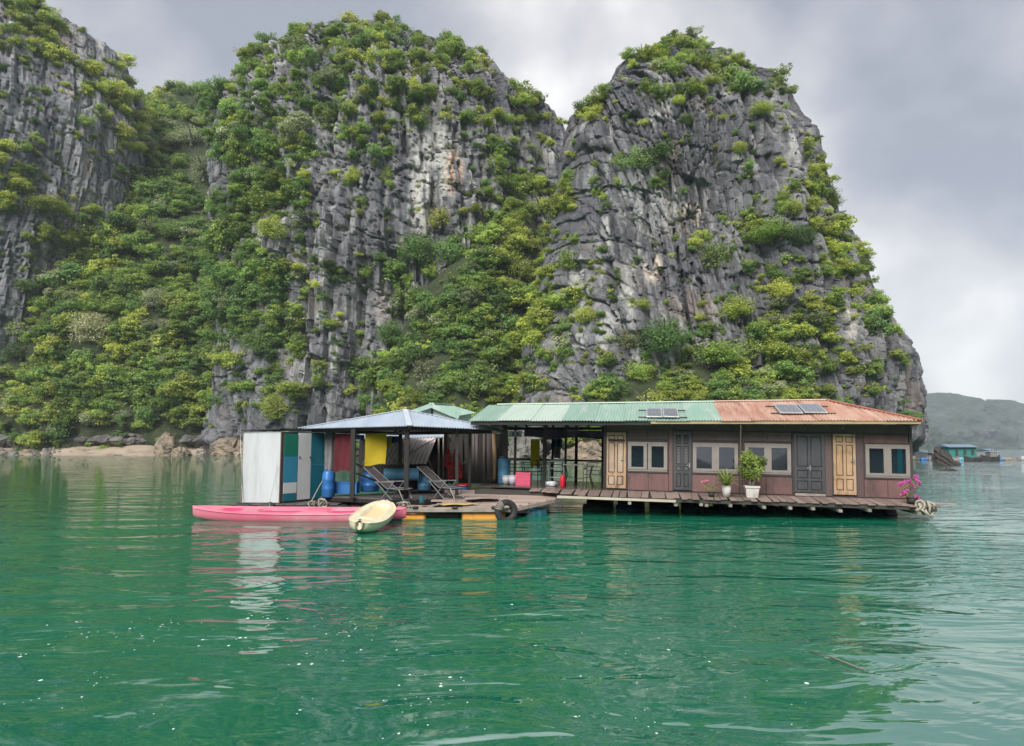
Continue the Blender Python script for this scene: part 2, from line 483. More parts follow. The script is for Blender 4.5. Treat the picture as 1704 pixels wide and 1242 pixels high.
def karst(name, left, right, Yc, beta, material, seed, res=0.55, notch=2.6, bulge=None, expo=2.3, block=1.0, dip=0.30, stains=(), tone_k=1.0):
    xl, zl = resample(left, Yc); xr, zr = resample(right, Yc)
    zt = max(zl[-1], zr[-1]) + 0.4
    zz = np.linspace(-1.0, zt, 600)
    def prof(z):
        L = np.interp(z, np.append(zl, zt), np.append(xl, (xl[-1] + xr[-1]) / 2))
        Rr = np.interp(z, np.append(zr, zt), np.append(xr, (xl[-1] + xr[-1]) / 2))
        return L, Rr
    L, Rr = prof(zz)
    ds = np.hypot(np.diff(zz), 0.6 * np.diff((Rr - L) / 2)); s = np.concatenate([[0], np.cumsum(ds)])
    nr = int(s[-1] / res)
    z = np.interp(np.linspace(0, s[-1], nr), s, zz)
    L, Rr = prof(z)
    a0 = (Rr[0] - L[0]) / 2
    nf = int(a0 * 2.6 / res)
    th = np.concatenate([np.linspace(R(-28), R(208), nf), np.linspace(R(208), R(332), 24)[1:-1]])
    nc = len(th)
    TH, Z = np.meshgrid(th, z)
    A = ((Rr - L) / 2)[:, None] + 0 * TH; CX = ((Rr + L) / 2)[:, None] + 0 * TH
    B = A * beta
    if bulge is not None:
        B = B * bulge(Z / zt, TH)
    ct, st = np.cos(TH), np.sin(TH)
    k = (np.abs(ct) ** expo + np.abs(st) ** expo) ** (-1 / expo)
    X = CX + A * k * ct; Y = Yc - B * k * st
    nx, ny = ct * B, -st * A
    nl = np.hypot(nx, ny) + 1e-6; nx, ny = nx / nl, ny / nl
    front = np.clip(np.abs(st), 0.12, 1)
    topf = np.clip((zt - Z) / (0.12 * zt), 0.05, 1)
    D = 7.5 * fbm(X / 34, Y / 34, Z / 46, seed, 3) * front * topf
    D += 2.6 * (1 - np.abs(fbm(X / 13, Y / 13, Z / 40, seed + 50, 2)) * 2) * front * topf          # buttresses
    U = X * 0.94 + Y * 0.55; V = Z + dip * U
    warp = 0.75 * fbm(X / 12, Y / 12, Z / 14, seed + 90, 2)
    tone = np.zeros_like(X); crack = np.zeros_like(X)
    def blocks(su, sv, seed_):
        v = (V + warp) / sv + 0.35 * fbm(U / (su * 2), V / sv, 0 * U, seed_ + 3, 2); r_ = np.floor(v)
        z0 = 0 * U
        wv = 0.6 + 0.8 * _hash(r_, z0, z0, seed_)
        u = (U + warp * 0.7 + 0.22 * (V - r_ * sv) * (_hash(r_, z0, z0, seed_ + 2) - 0.5)) / (su * wv) + 7 * _hash(r_, z0, z0, seed_ + 1); c_ = np.floor(u)
        val = _hash(r_, c_, z0, seed_ + 4)
        ev = np.minimum(v - r_, 1 - (v - r_)) * sv; eu = np.minimum(u - c_, 1 - (u - c_)) * su * wv
        return val, ev, eu, (v - r_ - 0.5), (u - c_ - 0.5), _hash(r_, c_, z0, seed_ + 6)
    for (su, sv, amp, crk, wd) in ((9.0, 34.0, 3.0, 1.8, 0.6), (3.6, 15.0, 1.9, 1.5, 0.33), (1.6, 6.0, 1.0, 0.95, 0.24), (0.8, 2.6, 0.45, 0.35, 0.15)):
        val, ev, eu, dv, du, v2 = blocks(su, sv, seed + int(su * 10))
        strong = (v2 > 0.35)
        cr_ = np.exp(-(eu / wd)) * strong + 0.6 * np.exp(-(ev / (wd * 0.9))) * (val > 0.55)
        D += block * topf * np.clip(front, 0.4, 1) * (amp * (val - 0.5) + amp * (dv * (v2 - 0.6) + 1.5 * du * (val - 0.5)) * 1.1 - crk * cr_)
        tone += (v2 - 0.5) * (0.5 if su > 3 else 0.3); crack = np.maximum(crack, np.clip(cr_, 0, 1) * (1.0 if su > 3 else 0.7))
    val, edge, du, dv = voro((U + warp) / 5.0, (V + 1.5 * warp) / 14.0, seed + 61)
    D += block * topf * (1.3 * (val - 0.5) - 0.9 * np.exp(-(edge / 0.05)))
    crack = np.maximum(crack, 0.8 * np.exp(-(edge / 0.045)))
    D += 0.3 * topf * (0.5 - np.abs(fbm(X / 1.9, Y / 1.9, Z / 15, seed + 130, 3)) * 2)              # flutes
    D += 0.22 * fbm(X / 1.0, Y / 1.0, Z / 1.6, seed + 170, 3, 0.7)
    # long bedding joints that run across the face along the dip
    bed = (V + 0.35 * warp) / 13.0 + 0.25 * fbm(U / 40, 0 * U, 0 * U, seed + 400, 2); bi = np.floor(bed); eb = np.minimum(bed - bi, 1 - (bed - bi)) * 13.0
    run = np.clip(2.2 * fbm(U / 14, bi, 0 * U, seed + 410, 2) + 0.35, 0, 1)
    D += topf * np.clip(front, 0.4, 1) * (1.0 * (_hash(bi, 0 * U, 0 * U, seed + 420) - 0.5) * run - 1.1 * run * np.exp(-(eb / 0.35)))
    crack = np.maximum(crack, run * np.exp(-(eb / 0.4) ** 2))
    # sea-cut notch at the foot
    nz = 4.2 + 1.6 * fbm(X / 14, Y / 14, 0 * Z, seed + 200, 2)
    D -= notch * np.exp(-((Z - nz * 0.42) / (nz * 0.42)) ** 2)
    X = X + nx * D; Y = Y + ny * D
    Zd = Z + 0.5 * fbm(X / 5, Y / 5, Z / 5, seed + 220, 3) * topf
    V3 = np.stack([X, Y, Zd], -1).reshape(-1, 3)
    me, Q = np_mesh(name, V3, nr, nc, True)
    # mineral colour, darker along the cracks
    sm = lambda x, a, b_: np.clip((x - a) / (b_ - a), 0, 1) ** 2 * (3 - 2 * np.clip((x - a) / (b_ - a), 0, 1))
    lerp = lambda c, col, f: c + (np.array(col) - c) * f[..., None]
    base = sm(fbm(X / 16, Y / 16, Z / 20, seed + 300, 4) + 0.8 * tone, -0.35, 0.4)
    c = lerp(np.zeros(X.shape + (3,)) + np.array((0.125, 0.126, 0.140)), (0.245, 0.242, 0.252), base)
    c = lerp(c, (0.40, 0.395, 0.39), 0.6 * sm(fbm(X / 2.2, Y / 2.2, Z / 22, seed + 310, 4), 0.08, 0.5))
    c = lerp(c, (0.085, 0.086, 0.100), 0.7 * sm(fbm(X / 1.2, Y / 1.2, Z / 11, seed + 320, 4), 0.05, 0.42))
    c = lerp(c, (0.075, 0.073, 0.080), 0.5 * crack)
    cal = sm(fbm(X / 1.7, Y / 1.7, Z / 12, seed + 330, 4), 0.12, 0.34) * sm(fbm(X / 26, Y / 26, Z / 30, seed + 340, 3), 0.02, 0.25)
    c = lerp(c, (0.48, 0.47, 0.45), 0.75 * cal)
    c = lerp(c, (0.34, 0.26, 0.21), 0.35 * sm(fbm(X / 8, Y / 8, Z / 12, seed + 350, 4), 0.3, 0.55))
    for (spx, spy, wx, wz, colr, amt) in stains:
        sp_ = at(spx, spy, Yc - 30)
        ppx = 852 + F * X / Y; sx = (X - sp_.x * np.mean(Y / sp_.y) * 0 - (spx - 852) / F * Y) / wx
        sz = (Zd - (2.16 + (746 - spy) / F * Y)) / wz
        ins = sm(np.hypot(sx, sz), 1.0, 0.45) * sm(fbm(X / 1.6, Y / 1.6, Z / 14, seed + 360, 4), -0.22, 0.06)
        c = lerp(c, colr, amt * ins)
    c = c * tone_k
    band = sm(Zd - 1.6 * fbm(X / 4, Y / 4, Z / 4, seed + 370, 3), 3.4, 1.9)
    c = lerp(c, (0.062, 0.052, 0.045), 0.9 * band)
    c = lerp(c, (0.17, 0.14, 0.11), 0.8 * band * sm(fbm(X / 2, Y / 2, Z / 0.7, seed + 380, 3), 0.05, 0.4))
    ca = me.attributes.new('rock_colour', 'FLOAT_COLOR', 'POINT')
    ca.data.foreach_set('color', np.concatenate([c.reshape(-1, 3), np.ones((X.size, 1))], 1).astype(np.float32).ravel())
    o = link(name, me, material)
    o['kind'] = 'structure'
    bv = BVHTree.FromPolygons(V3.tolist(), Q.tolist())
    return o, bv

m_soil = mat('slope_soil', (0.020, 0.032, 0.012), (0.045, 0.052, 0.022), 0.4, 0.95, 0.3, 1.2)

hit_objs = []
oR, bR = karst('karst_hill', [(858, 757), (862, 700), (874, 620), (892, 500), (912, 400), (930, 300), (937, 245), (950, 200), (992, 162), (1016, 142), (1020, 120), (1048, 106), (1080, 90), (1098, 72), (1120, 66)],
    [(1512, 757), (1508, 730), (1498, 660), (1484, 605), (1458, 562), (1420, 492), (1392, 430), (1374, 372), (1354, 330), (1334, 262), (1314, 228), (1296, 190), (1266, 154), (1230, 132), (1202, 108), (1165, 72), (1140, 66)],
    165, 0.80, m_rock, 11, res=0.30, dip=0.36, stains=[
    (1160, 352, 2.6, 4.2, (0.66, 0.56, 0.46), 0.95), (1092, 442, 2.4, 4.0, (0.66, 0.57, 0.48), 0.95), (1050, 480, 1.2, 8.0, (0.55, 0.53, 0.5), 0.9),
    (1420, 535, 2.2, 5.0, (0.58, 0.54, 0.48), 0.8), (1030, 290, 9.0, 6.0, (0.42, 0.42, 0.42), 0.7), (1240, 640, 1.6, 2.4, (0.6, 0.5, 0.4), 0.8), (1100, 330, 7, 9, (0.5, 0.49, 0.48), 0.6)])
oC, bC = karst('karst_hill', [(345, 757), (352, 720), (368, 600), (376, 500), (370, 400), (362, 300), (372, 220), (386, 178), (410, 142), (450, 108), (486, 80), (530, 56), (578, 46)],
    [(985, 757), (980, 700), (970, 400), (950, 262), (930, 212), (898, 188), (866, 164), (836, 128), (790, 108), (735, 88), (668, 62), (625, 48), (600, 45)],
    222, 0.62, m_rock, 31, res=0.40, dip=0.22, tone_k=1.08, stains=[
    (715, 255, 8.0, 15.0, (0.50, 0.485, 0.46), 0.9), (752, 272, 3.0, 8.0, (0.60, 0.42, 0.29), 0.8), (700, 330, 5, 11, (0.55, 0.53, 0.5), 0.8),
    (668, 405, 3, 6.5, (0.6, 0.52, 0.45), 0.9), (556, 590, 1.7, 6, (0.68, 0.65, 0.6), 1.0), (775, 600, 3, 3, (0.6, 0.42, 0.28), 0.6), (640, 500, 6, 9, (0.36, 0.31, 0.28), 0.6)])
oL, bL = karst('karst_hill', [(-560, 757), (-540, 500), (-480, 300), (-380, 100), (-250, 20), (-120, -40), (-40, -48)],
    [(150, 757), (165, 640), (190, 520), (226, 400), (240, 300), (242, 230), (228, 170), (206, 120), (196, 94), (150, 62), (102, 36), (66, 4), (20, -30), (-10, -47)],
    262, 0.62, m_rock, 57, res=0.50, dip=0.42, block=0.8, tone_k=1.35)
tag(oR, 'steep grey limestone tower with square shoulder behind the house'); tag(oC, 'broad domed limestone hill behind the pavilion'); tag(oL, 'blocky grey limestone hill cut by the frame edge')
hit_objs += [bR, bC, bL]

def slope(name, px0, px1, rows, material, seed, nu=120, amp=2.0):
    """wooded apron: rows of (pixel y, depth Y, left px, right px) from the shore up"""
    nv = 90
    t = np.linspace(0, 1, len(rows)); tt = np.linspace(0, 1, nv)
    py = np.interp(tt, t, [r[0] for r in rows]); YY = np.interp(tt, t, [r[1] for r in rows])
    l_ = np.interp(tt, t, [r[2] for r in rows]); r_ = np.interp(tt, t, [r[3] for r in rows])
    V = []
    for j in range(nv):
        for i in range(nu):
            f = i / (nu - 1)
            p = at(l_[j] + (r_[j] - l_[j]) * f, py[j], YY[j])
            V.append((p.x, p.y + 10 * (abs(f - 0.5) * 2) ** 2, p.z))
    V = np.array(V)
    V[:, 1] -= amp * 3 * fbm(V[:, 0] / 16, V[:, 1] / 16, V[:, 2] / 12, seed, 4)
    V[:, 2] += amp * fbm(V[:, 0] / 9, V[:, 1] / 9, V[:, 2] / 9, seed + 3, 4)
    me, Q = np_mesh(name, V, nv, nu)
    o = link(name, me, material); o['kind'] = 'structure'
    hit_objs.append(BVHTree.FromPolygons(V.tolist(), Q.tolist()))
    return o
tag(slope('hillside', 0, 0, [(748, 212, -60, 430), (690, 214, -70, 430), (560, 224, -60, 440), (420, 238, 40, 440), (300, 262, 130, 440), (200, 296, 180, 420), (156, 318, 190, 410), (148, 325, 190, 410)], m_soil, 71, amp=2.5), 'wooded slope rising to the saddle between two hills')
tag(slope('hillside', 0, 0, [(752, 160, 600, 900), (690, 163, 610, 890), (600, 168, 630, 880), (480, 176, 690, 880), (380, 186, 780, 900), (330, 196, 850, 900)], m_soil, 73, nu=80, amp=1.6), 'overgrown gully slope between two limestone hills')
tag(slope('hillside', 0, 0, [(752, 121, 960, 1450), (700, 124, 960, 1440), (640, 129, 1000, 1420), (590, 136, 1060, 1380), (540, 146, 1120, 1370)], m_soil, 79, nu=100, amp=1.2), 'leafy foot slope directly behind the long house')

def first_hit(px, py):
    d = ray(px, py).normalized()
    best = None
    for b in hit_objs:
        h = b.ray_cast(CAM, d)
        if h[0] is not None and (best is None or h[3] < best[3]):
            best = h
    return best

# ------------------------------------------------------------------ sea-cut ledge under the wooded slope
def ledge(px0, px1, Ya, Yb, top, seed, label):
    nu, nv = 420, 46
    u_, t_ = np.meshgrid(np.linspace(0, 1, nu), np.linspace(0, 1, nv))
    px = px0 + (px1 - px0) * u_; Yb_ = Ya + (Yb - Ya) * u_
    X = (px - 852) / F * Yb_; Z = -0.3 + t_ * top
    Y = Yb_ + 2.6 * np.exp(-((t_ - 0.34) / 0.24) ** 2) + 2.5 * np.clip(t_ - 0.72, 0, 1) ** 1.3 * 6
    n1_ = fbm(X / 7, Y / 7, Z / 5, seed, 4); val, edge, du, dv = voro(X / 3.2 + n1_, Z / 2.4 + n1_, seed)
    Y = Y - 2.2 * n1_ - 1.3 * (val - 0.5) + 0.8 * np.exp(-(edge / 0.07) ** 2) - 0.4 * fbm(X / 1.2, Z / 1.2, 0 * X, seed + 3, 3)
    Z = Z + 0.8 * t_ * fbm(X / 5, 0 * X, 0 * X + 3, seed + 6, 3)
    V = np.stack([X, Y, Z], -1).reshape(-1, 3)
    me, Q = np_mesh('shore_ledge', V, nv, nu)
    w_ = np.clip((Z - 2.6 - 1.2 * n1_) / 1.2, 0, 1)[..., None]; k_ = np.clip(0.5 + fbm(X / 2, Y / 2, Z / 6, seed + 9, 4), 0, 1)[..., None]
    c = (np.array((0.05, 0.042, 0.037)) * (1 - k_) + np.array((0.14, 0.115, 0.095)) * k_) * (1 - w_) + (np.array((0.09, 0.085, 0.085)) * (1 - k_) + np.array((0.22, 0.205, 0.195)) * k_) * w_
    ca = me.attributes.new('rock_colour', 'FLOAT_COLOR', 'POINT'); ca.data.foreach_set('color', np.concatenate([c.reshape(-1, 3), np.ones((X.size, 1))], 1).astype(np.float32).ravel())
    o = link('shore_ledge', me, m_rock); tag(o, label, kind='structure')
    hit_objs.append(BVHTree.FromPolygons(V.tolist(), Q.tolist()))
ledge(-90, 440, 218, 209, 6.5, 91, 'dark sea-cut rock ledge above the beach')
ledge(590, 900, 158, 140, 5.5, 95, 'dark sea-cut rock ledge below the gully')
ledge(850, 1500, 124, 117, 4.5, 97, 'sea-cut rock ledge behind the long house')

# ------------------------------------------------------------------ beach and shore rocks
m_sand = mat('pale_sand', (0.30, 0.235, 0.175), (0.40, 0.33, 0.255), 0.15, 0.95, 0.15, 1.5, dirt=(0.12, 0.095, 0.075), dirt_amt=0.75, dirt_scale=0.16)
V = []
NB = 160
for j in range(24):
    for i in range(NB):
        f = i / (NB - 1); g_ = j / 23
        px = -120 + 660 * f
        Y0 = 206 - 8 * f + 3 * math.sin(f * 9) + 1.5 * math.sin(f * 31)
        p = at(px, 750, Y0 + 16 * g_)
        V.append((p.x, p.y, -0.5 + 3.6 * g_))
V = np.array(V)
V[:, 2] += 0.35 * fbm(V[:, 0] / 6, V[:, 1] / 6, 0 * V[:, 0], 5, 3)
me, Q = np_mesh('beach', V, 24, NB)
tag(link('beach', me, m_sand, smooth=True), 'pale sandy beach at the foot of the hills', kind='structure')

m_boulder = mat('tan_boulder', (0.30, 0.235, 0.165), (0.16, 0.13, 0.105), 0.5, 0.9, 0.25, 1.6, dirt=(0.055, 0.05, 0.045), dirt_amt=0.85, dirt_scale=0.4)
m_boulder2 = mat('grey_boulder', (0.20, 0.185, 0.165), (0.10, 0.095, 0.09), 0.5, 0.9, 0.25, 1.6, dirt=(0.05, 0.048, 0.045), dirt_amt=0.8, dirt_scale=0.5)
m_islet = mat('dark_wet_rock', (0.06, 0.05, 0.045), (0.035, 0.03, 0.028), 0.4, 0.85, 0.3, 1.2, dirt=(0.02, 0.018, 0.016), dirt_amt=0.8, dirt_scale=0.5)
def rock(name, base, size, material, seed, peak=0.35, lean=0.0, nt=44, np_=30, sharp=1.0):
    th = np.linspace(0, 2 * math.pi, nt, endpoint=False); ph = np.linspace(-0.35, 1, np_)
    TH, PH = np.meshgrid(th, ph)
    rr = np.sqrt(np.clip(1 - np.clip(PH, 0, 1) ** 1.8, 0.0, 1))
    x, y, z = rr * np.cos(TH), rr * np.sin(TH), PH
    s = 1 + 0.42 * fbm(x * 1.4 + seed, y * 1.4, z * 1.4, seed, 4)
    val, edge, du, dv = voro(np.arctan2(y, x) * 1.4 + z * 0.8 + seed, z * 2.3 + x * 0.8 + seed, seed)
    s = s + sharp * (0.22 * (val - 0.5) - 0.10 * np.exp(-(edge / 0.08) ** 2))
    z2 = z * (1 + peak * np.cos(TH - 2.6) * rr)
    V = np.stack([x * s * size[0] + lean * z * size[0], y * s * size[1], z2 * s * size[2]], -1).reshape(-1, 3)
    me, Q = np_mesh(name, V, np_, nt, True)
    o = link(name, me, material)
    o.location = base
    o.rotation_euler = (0, 0, 0)
    return o
def shore(px, py, Y, w, h, d=None):
    p = at(px, py, Y); k = Y / F
    return (p.x, p.y, p.z), (w * k / 2, (d or w) * k / 2, h * k)
for i, (px, py, Y, w, h, mm, lab, pk, ln) in enumerate([
        (279, 756, 203, 44, 30, m_boulder, 'tall pointed tan boulder on the beach', 0.5, 0.15),
        (302, 757, 201, 26, 13, m_boulder, 'low tan boulder beside the pointed beach boulder', 0.2, 0),
        (384, 757, 196, 76, 26, m_boulder, 'long slanted tan boulder behind the white cabin', 0.6, 0.3),
        (410, 758, 194, 50, 14, m_boulder, 'flat tan slab in front of the slanted boulder', 0.2, 0),
        (975, 766, 121, 74, 34, m_boulder, 'big pale domed boulder seen through the open pavilion', 0.2, 0.0),
        (930, 768, 120, 40, 20, m_boulder2, 'small grey boulder behind the pavilion tables', 0.3, 0),
        (870, 768, 122, 70, 44, m_boulder2, 'cracked grey boulder behind the yellow cloth', 0.3, 0),
        (1000, 770, 119, 46, 12, m_boulder, 'low flat tan boulder at the water behind the pavilion', 0.2, 0),
        (1150, 762, 118, 200, 30, m_boulder2, 'wide grey shore rock hidden behind the house', 0.2, 0)]):
    if i == 8: continue
    b_, s_ = shore(px, py, Y, w, h)
    tag(rock('boulder', b_, s_, mm, 3 + i * 7, pk, ln), lab, 'boulder', 'boulders along the shore')
shore_stones = MB()
rs = random.Random(5)
for k in range(260):
    f = rs.random()
    px = rs.choice([rs.uniform(-20, 150), rs.uniform(100, 420), rs.uniform(300, 420)])
    Y = 206 - 8 * (px + 120) / 660 + rs.uniform(0.5, 12)
    p = at(px, 750, Y); g_ = (Y - (206 - 8 * (px + 120) / 660)) / 16
    r_ = rs.uniform(0.15, 0.6) if rs.random() < 0.85 else rs.uniform(0.6, 1.2)
    vs_ = []
    for a in range(5):
        t = a * 1.2566 + rs.uniform(-.3, .3)
        vs_.append((p.x + r_ * 1.3 * math.cos(t), p.y + r_ * math.sin(t), -0.8 + 4 * g_ - 0.3))
    for a in range(5):
        t = a * 1.2566 + rs.uniform(-.3, .3)
        vs_.append((p.x + r_ * 0.9 * math.cos(t), p.y + r_ * 0.7 * math.sin(t), -0.8 + 4 * g_ + r_ * rs.uniform(.4, .9)))
    shore_stones.add(vs_, [(a, (a + 1) % 5, 5 + (a + 1) % 5, 5 + a) for a in range(5)] + [(5, 6, 7, 8, 9)])
tag(shore_stones.build('stones', m_boulder2), 'loose grey stones scattered over the beach', kind='stuff')

b_, s_ = shore(1579, 774, 84, 50, 33)
tag(rock('rock_islet', (b_[0], b_[1], 0.0), (s_[0] * 0.92, s_[1] * 0.8, s_[2] * 0.72), m_islet, 77, 0.75, -0.3, 70, 50, 1.3), 'dark jagged rock islet standing in the open water', 'rock islet')
b_, s_ = shore(1580, 783, 65, 36, 5)
tag(rock('rock_slab', (b_[0], b_[1], 0.17), (s_[0], s_[1] * 0.5, s_[2] * 0.8), m_islet, 12, 0.3, 0.0, 40, 16, 0.8), 'low flat dark rock slab in front of the islet', 'rock')

# ------------------------------------------------------------------ far mountains, hills behind the viewer
def far_material(name, g1, g2, rockc):
    m = mat(name, g1, g2, 0.05, 0.95, 2.0, 0.06, stretch=(1, 1, 0.6), dirt=rockc, dirt_amt=0.8, dirt_scale=0.018)
    return m
m_far = far_material('far_forest', (0.016, 0.032, 0.022), (0.038, 0.06, 0.034), (0.10, 0.10, 0.11))
def ridge(name, pts, Y, depth, seed, label, rough=1.0, sgn=1):
    xs_ = [p[0] for p in pts]; zs_ = [p[1] for p in pts]
    nu, nv = 260, 60
    u = np.linspace(xs_[0], xs_[-1], nu); top = np.interp(u, xs_, zs_)
    sc_ = abs(Y) / 1500
    top = top * (abs(Y) + depth) / abs(Y) * (1 + 0.045 * fbm(u / (22 * sc_), 0 * u, 0 * u + Y, seed, 5))
    V = np.zeros((nv, nu, 3))
    for j in range(nv):
        t = j / (nv - 1)
        hgt = np.sin(t * math.pi / 2 * 0.98) ** 0.62 if t < 1 else 1
        V[j, :, 0] = u; V[j, :, 1] = Y + sgn * depth * (t ** 1.5); V[j, :, 2] = -1 + (top + 1) * hgt
    P = V.reshape(-1, 3)
    d = rough * (60 * fbm(P[:, 0] / 80, P[:, 2] / 70, 0 * P[:, 0], seed, 4) + 14 * fbm(P[:, 0] / 16, P[:, 2] / 16, 0 * P[:, 0], seed + 8, 4))
    P[:, 1] += sgn * d
    P[:, 2] += 2.5 * rough * fbm(P[:, 0] / 12, P[:, 1] / 12, P[:, 2] / 12, seed + 4, 3) * (P[:, 2] > 4)
    me, Q = np_mesh(name, P, nv, nu)
    o = link(name, me, m_far)
    return tag(o, label, kind='structure')
def fp(pts, Y): return [(at(px, py, Y).x, at(px, py, Y).z) for px, py in pts]
ridge('mountain', fp([(1380, 748), (1470, 700), (1545, 690), (1562, 680), (1580, 688), (1600, 682), (1620, 672), (1640, 660), (1664, 655), (1690, 666), (1710, 676), (1760, 665), (1830, 690), (1900, 670), (2000, 700), (2100, 748)], 2000), 2000, 300, 3, 'hazy blue mountain ridge on the far side of the bay')
ridge('mountain', fp([(1400, 748), (1500, 700), (1548, 696), (1575, 700), (1602, 718), (1640, 735), (1700, 742), (1730, 748)], 1300), 1300, 150, 9, 'low green headland in front of the hazy ridge', 0.6)
ridge('mountain', [(-1500, 20), (-900, 60), (-620, 80), (-480, 60), (-330, 78), (-210, 44), (-120, 62), (-20, 38), (60, 66), (160, 92), (260, 70), (420, 88), (700, 60), (1000, 90), (1500, 20)], -430, 150, 21, 'wooded hills across the bay behind the viewer', 0.8, -1)

# ------------------------------------------------------------------ haze
m_haze = bpy.data.materials.new('haze'); m_haze.use_nodes = True
nn = m_haze.node_tree.nodes; nn.remove(nn['Principled BSDF'])
pv = nn.new('ShaderNodeVolumePrincipled')
pv.inputs['Color'].default_value = (0.80, 0.90, 1.0, 1)
pv.inputs['Density'].default_value = 0.00016
m_haze.node_tree.links.new(pv.outputs[0], nn['Material Output'].inputs['Volume'])
tag(MB().box((-2600, -700, -3), (3000, 3300, 320)).build('haze', m_haze), 'thin pale sea haze over the bay', kind='stuff')

# ------------------------------------------------------------------ foliage
def leaf_material(name, dark, mid, light, trans=0.48, rough=0.55, obj_var=0.3):
    m = bpy.data.materials.new(name); m.use_nodes = True
    n, l = m.node_tree.nodes, m.node_tree.links
    b = n['Principled BSDF']; b.inputs['Roughness'].default_value = rough; b.inputs['Specular IOR Level'].default_value = 0.3
    g = n.new('ShaderNodeNewGeometry'); oi = n.new('ShaderNodeObjectInfo')
    rp = n.new('ShaderNodeValToRGB'); e = rp.color_ramp.elements
    e[0].position = 0.0; e[0].color = dark + (1,); e[1].position = 1.0; e[1].color = light + (1,)
    x = e.new(0.5); x.color = mid + (1,)
    ad = n.new('ShaderNodeMath'); ad.operation = 'MULTIPLY_ADD'; ad.inputs[1].default_value = 0.55
    l.new(g.outputs['Random Per Island'], ad.inputs[0])
    sc = n.new('ShaderNodeMath'); sc.operation = 'MULTIPLY'; sc.inputs[1].default_value = 0.5
    l.new(oi.outputs['Random'], sc.inputs[0]); l.new(sc.outputs[0], ad.inputs[2])
    l.new(ad.outputs[0], rp.inputs['Fac'])
    hs = n.new('ShaderNodeHueSaturation'); hs.inputs['Saturation'].default_value = 0.9
    mr = n.new('ShaderNodeMapRange'); mr.inputs[3].default_value = 1 - obj_var; mr.inputs[4].default_value = 1 + obj_var
    wr = n.new('ShaderNodeMath'); wr.operation = 'FRACT'; m7 = n.new('ShaderNodeMath'); m7.operation = 'MULTIPLY'; m7.inputs[1].default_value = 7.31
    l.new(oi.outputs['Random'], m7.inputs[0]); l.new(m7.outputs[0], wr.inputs[0]); l.new(wr.outputs[0], mr.inputs[0])
    l.new(mr.outputs[0], hs.inputs['Value']); l.new(rp.outputs['Color'], hs.inputs['Color'])
    l.new(hs.outputs[0], b.inputs['Base Color'])
    tr = n.new('ShaderNodeBsdfTranslucent'); l.new(hs.outputs[0], tr.inputs['Color'])
    ms = n.new('ShaderNodeMixShader'); ms.inputs[0].default_value = trans
    l.new(b.outputs[0], ms.inputs[1]); l.new(tr.outputs[0], ms.inputs[2]); l.new(ms.outputs[0], n['Material Output'].inputs['Surface'])
    return m
m_leaf = leaf_material('leaves_mid', (0.114, 0.194, 0.039), (0.273, 0.405, 0.063), (0.517, 0.626, 0.114))
m_leaf_y = leaf_material('leaves_yellow', (0.207, 0.270, 0.039), (0.459, 0.548, 0.070), (0.700, 0.700, 0.132))
m_leaf_g = leaf_material('leaves_deep', (0.085, 0.177, 0.050), (0.186, 0.330, 0.080), (0.338, 0.490, 0.114))
m_leaf_p = leaf_material('leaves_pale', (0.171, 0.226, 0.097), (0.326, 0.380, 0.185), (0.542, 0.573, 0.334))
m_leaf_c = leaf_material('leaves_cream_blossom', (0.16, 0.20, 0.07), (0.42, 0.43, 0.20), (0.66, 0.64, 0.40), obj_var=0.05)
m_bark = mat('bark', (0.10, 0.085, 0.07), (0.19, 0.17, 0.15), 2.0, 0.9)
LEAF = [m_leaf, m_leaf_y, m_leaf_g, m_leaf_p, m_leaf_c]

def crown_mesh(name, seed, nclump, nleaf, leaf, flat=0.8, open_=0.0, droop=0.0, layered=False, round_=0.0):
    """unit crown (radius about 1, base at z=-0.55): leaf faces over many small clumps, gaps between them"""
    r = np.random.RandomState(seed)
    cs = []
    tries = 0
    lobes = [r.normal(size=3) * np.array([0.34, 0.34, 0.22]) for _ in range(3 + seed % 3)]
    ax = np.array([1.0 + 0.25 * r.rand(), 0.8 + 0.3 * r.rand(), flat])
    while len(cs) < nclump and tries < 6000:
        tries += 1
        q = lobes[r.randint(len(lobes))]
        d = r.normal(size=3); d /= np.linalg.norm(d)
        c = (q + d * (0.30 + 0.24 * r.rand()) * (1 if round_ < 0.5 else 1.35)) * ax if round_ < 0.5 else d * (0.45 + 0.25 * r.rand()) * np.array([1, 1, flat])
        if layered: c[2] = np.round(c[2] * 3.4) / 3.4 + 0.03 * r.normal()
        if c[2] > -0.62 and all(np.linalg.norm((c - q_[0])) > 0.13 for q_ in cs):
            cs.append((c, 0.15 + 0.17 * r.rand()))
    V = []; Fc = []
    per = max(4, nleaf // len(cs))
    for c, rad in cs:
        for k in range(per):
            d = r.normal(size=3); d /= np.linalg.norm(d)
            d[2] = d[2] * 0.75 + 0.25
            rr = rad * (0.72 + 0.36 * r.rand()) * (1.35 if r.rand() < 0.10 + open_ else 1.0)
            p = c + d * rr * np.array([1.1, 1.1, 0.85])
            nrm = d * 0.8 + np.array([0, 0, 0.75]) + 0.45 * r.normal(size=3); nrm /= np.linalg.norm(nrm)
            a = np.cross(nrm, r.normal(size=3)); a /= np.linalg.norm(a) + 1e-9; b_ = np.cross(nrm, a)
            s = leaf * (0.65 + 0.8 * r.rand())
            p = p + np.array([0, 0, -droop * r.rand() * 0.3])
            n0 = len(V)
            V += [p - a * s, p - b_ * s * 0.5 + nrm * s * 0.12, p + a * s, p + b_ * s * 0.5 + nrm * s * 0.12]
            Fc.append((n0, n0 + 1, n0 + 2, n0 + 3))
    me = bpy.data.meshes.new(name)
    me.from_pydata([tuple(v) for v in V], [], Fc)
    me.update()
    return me
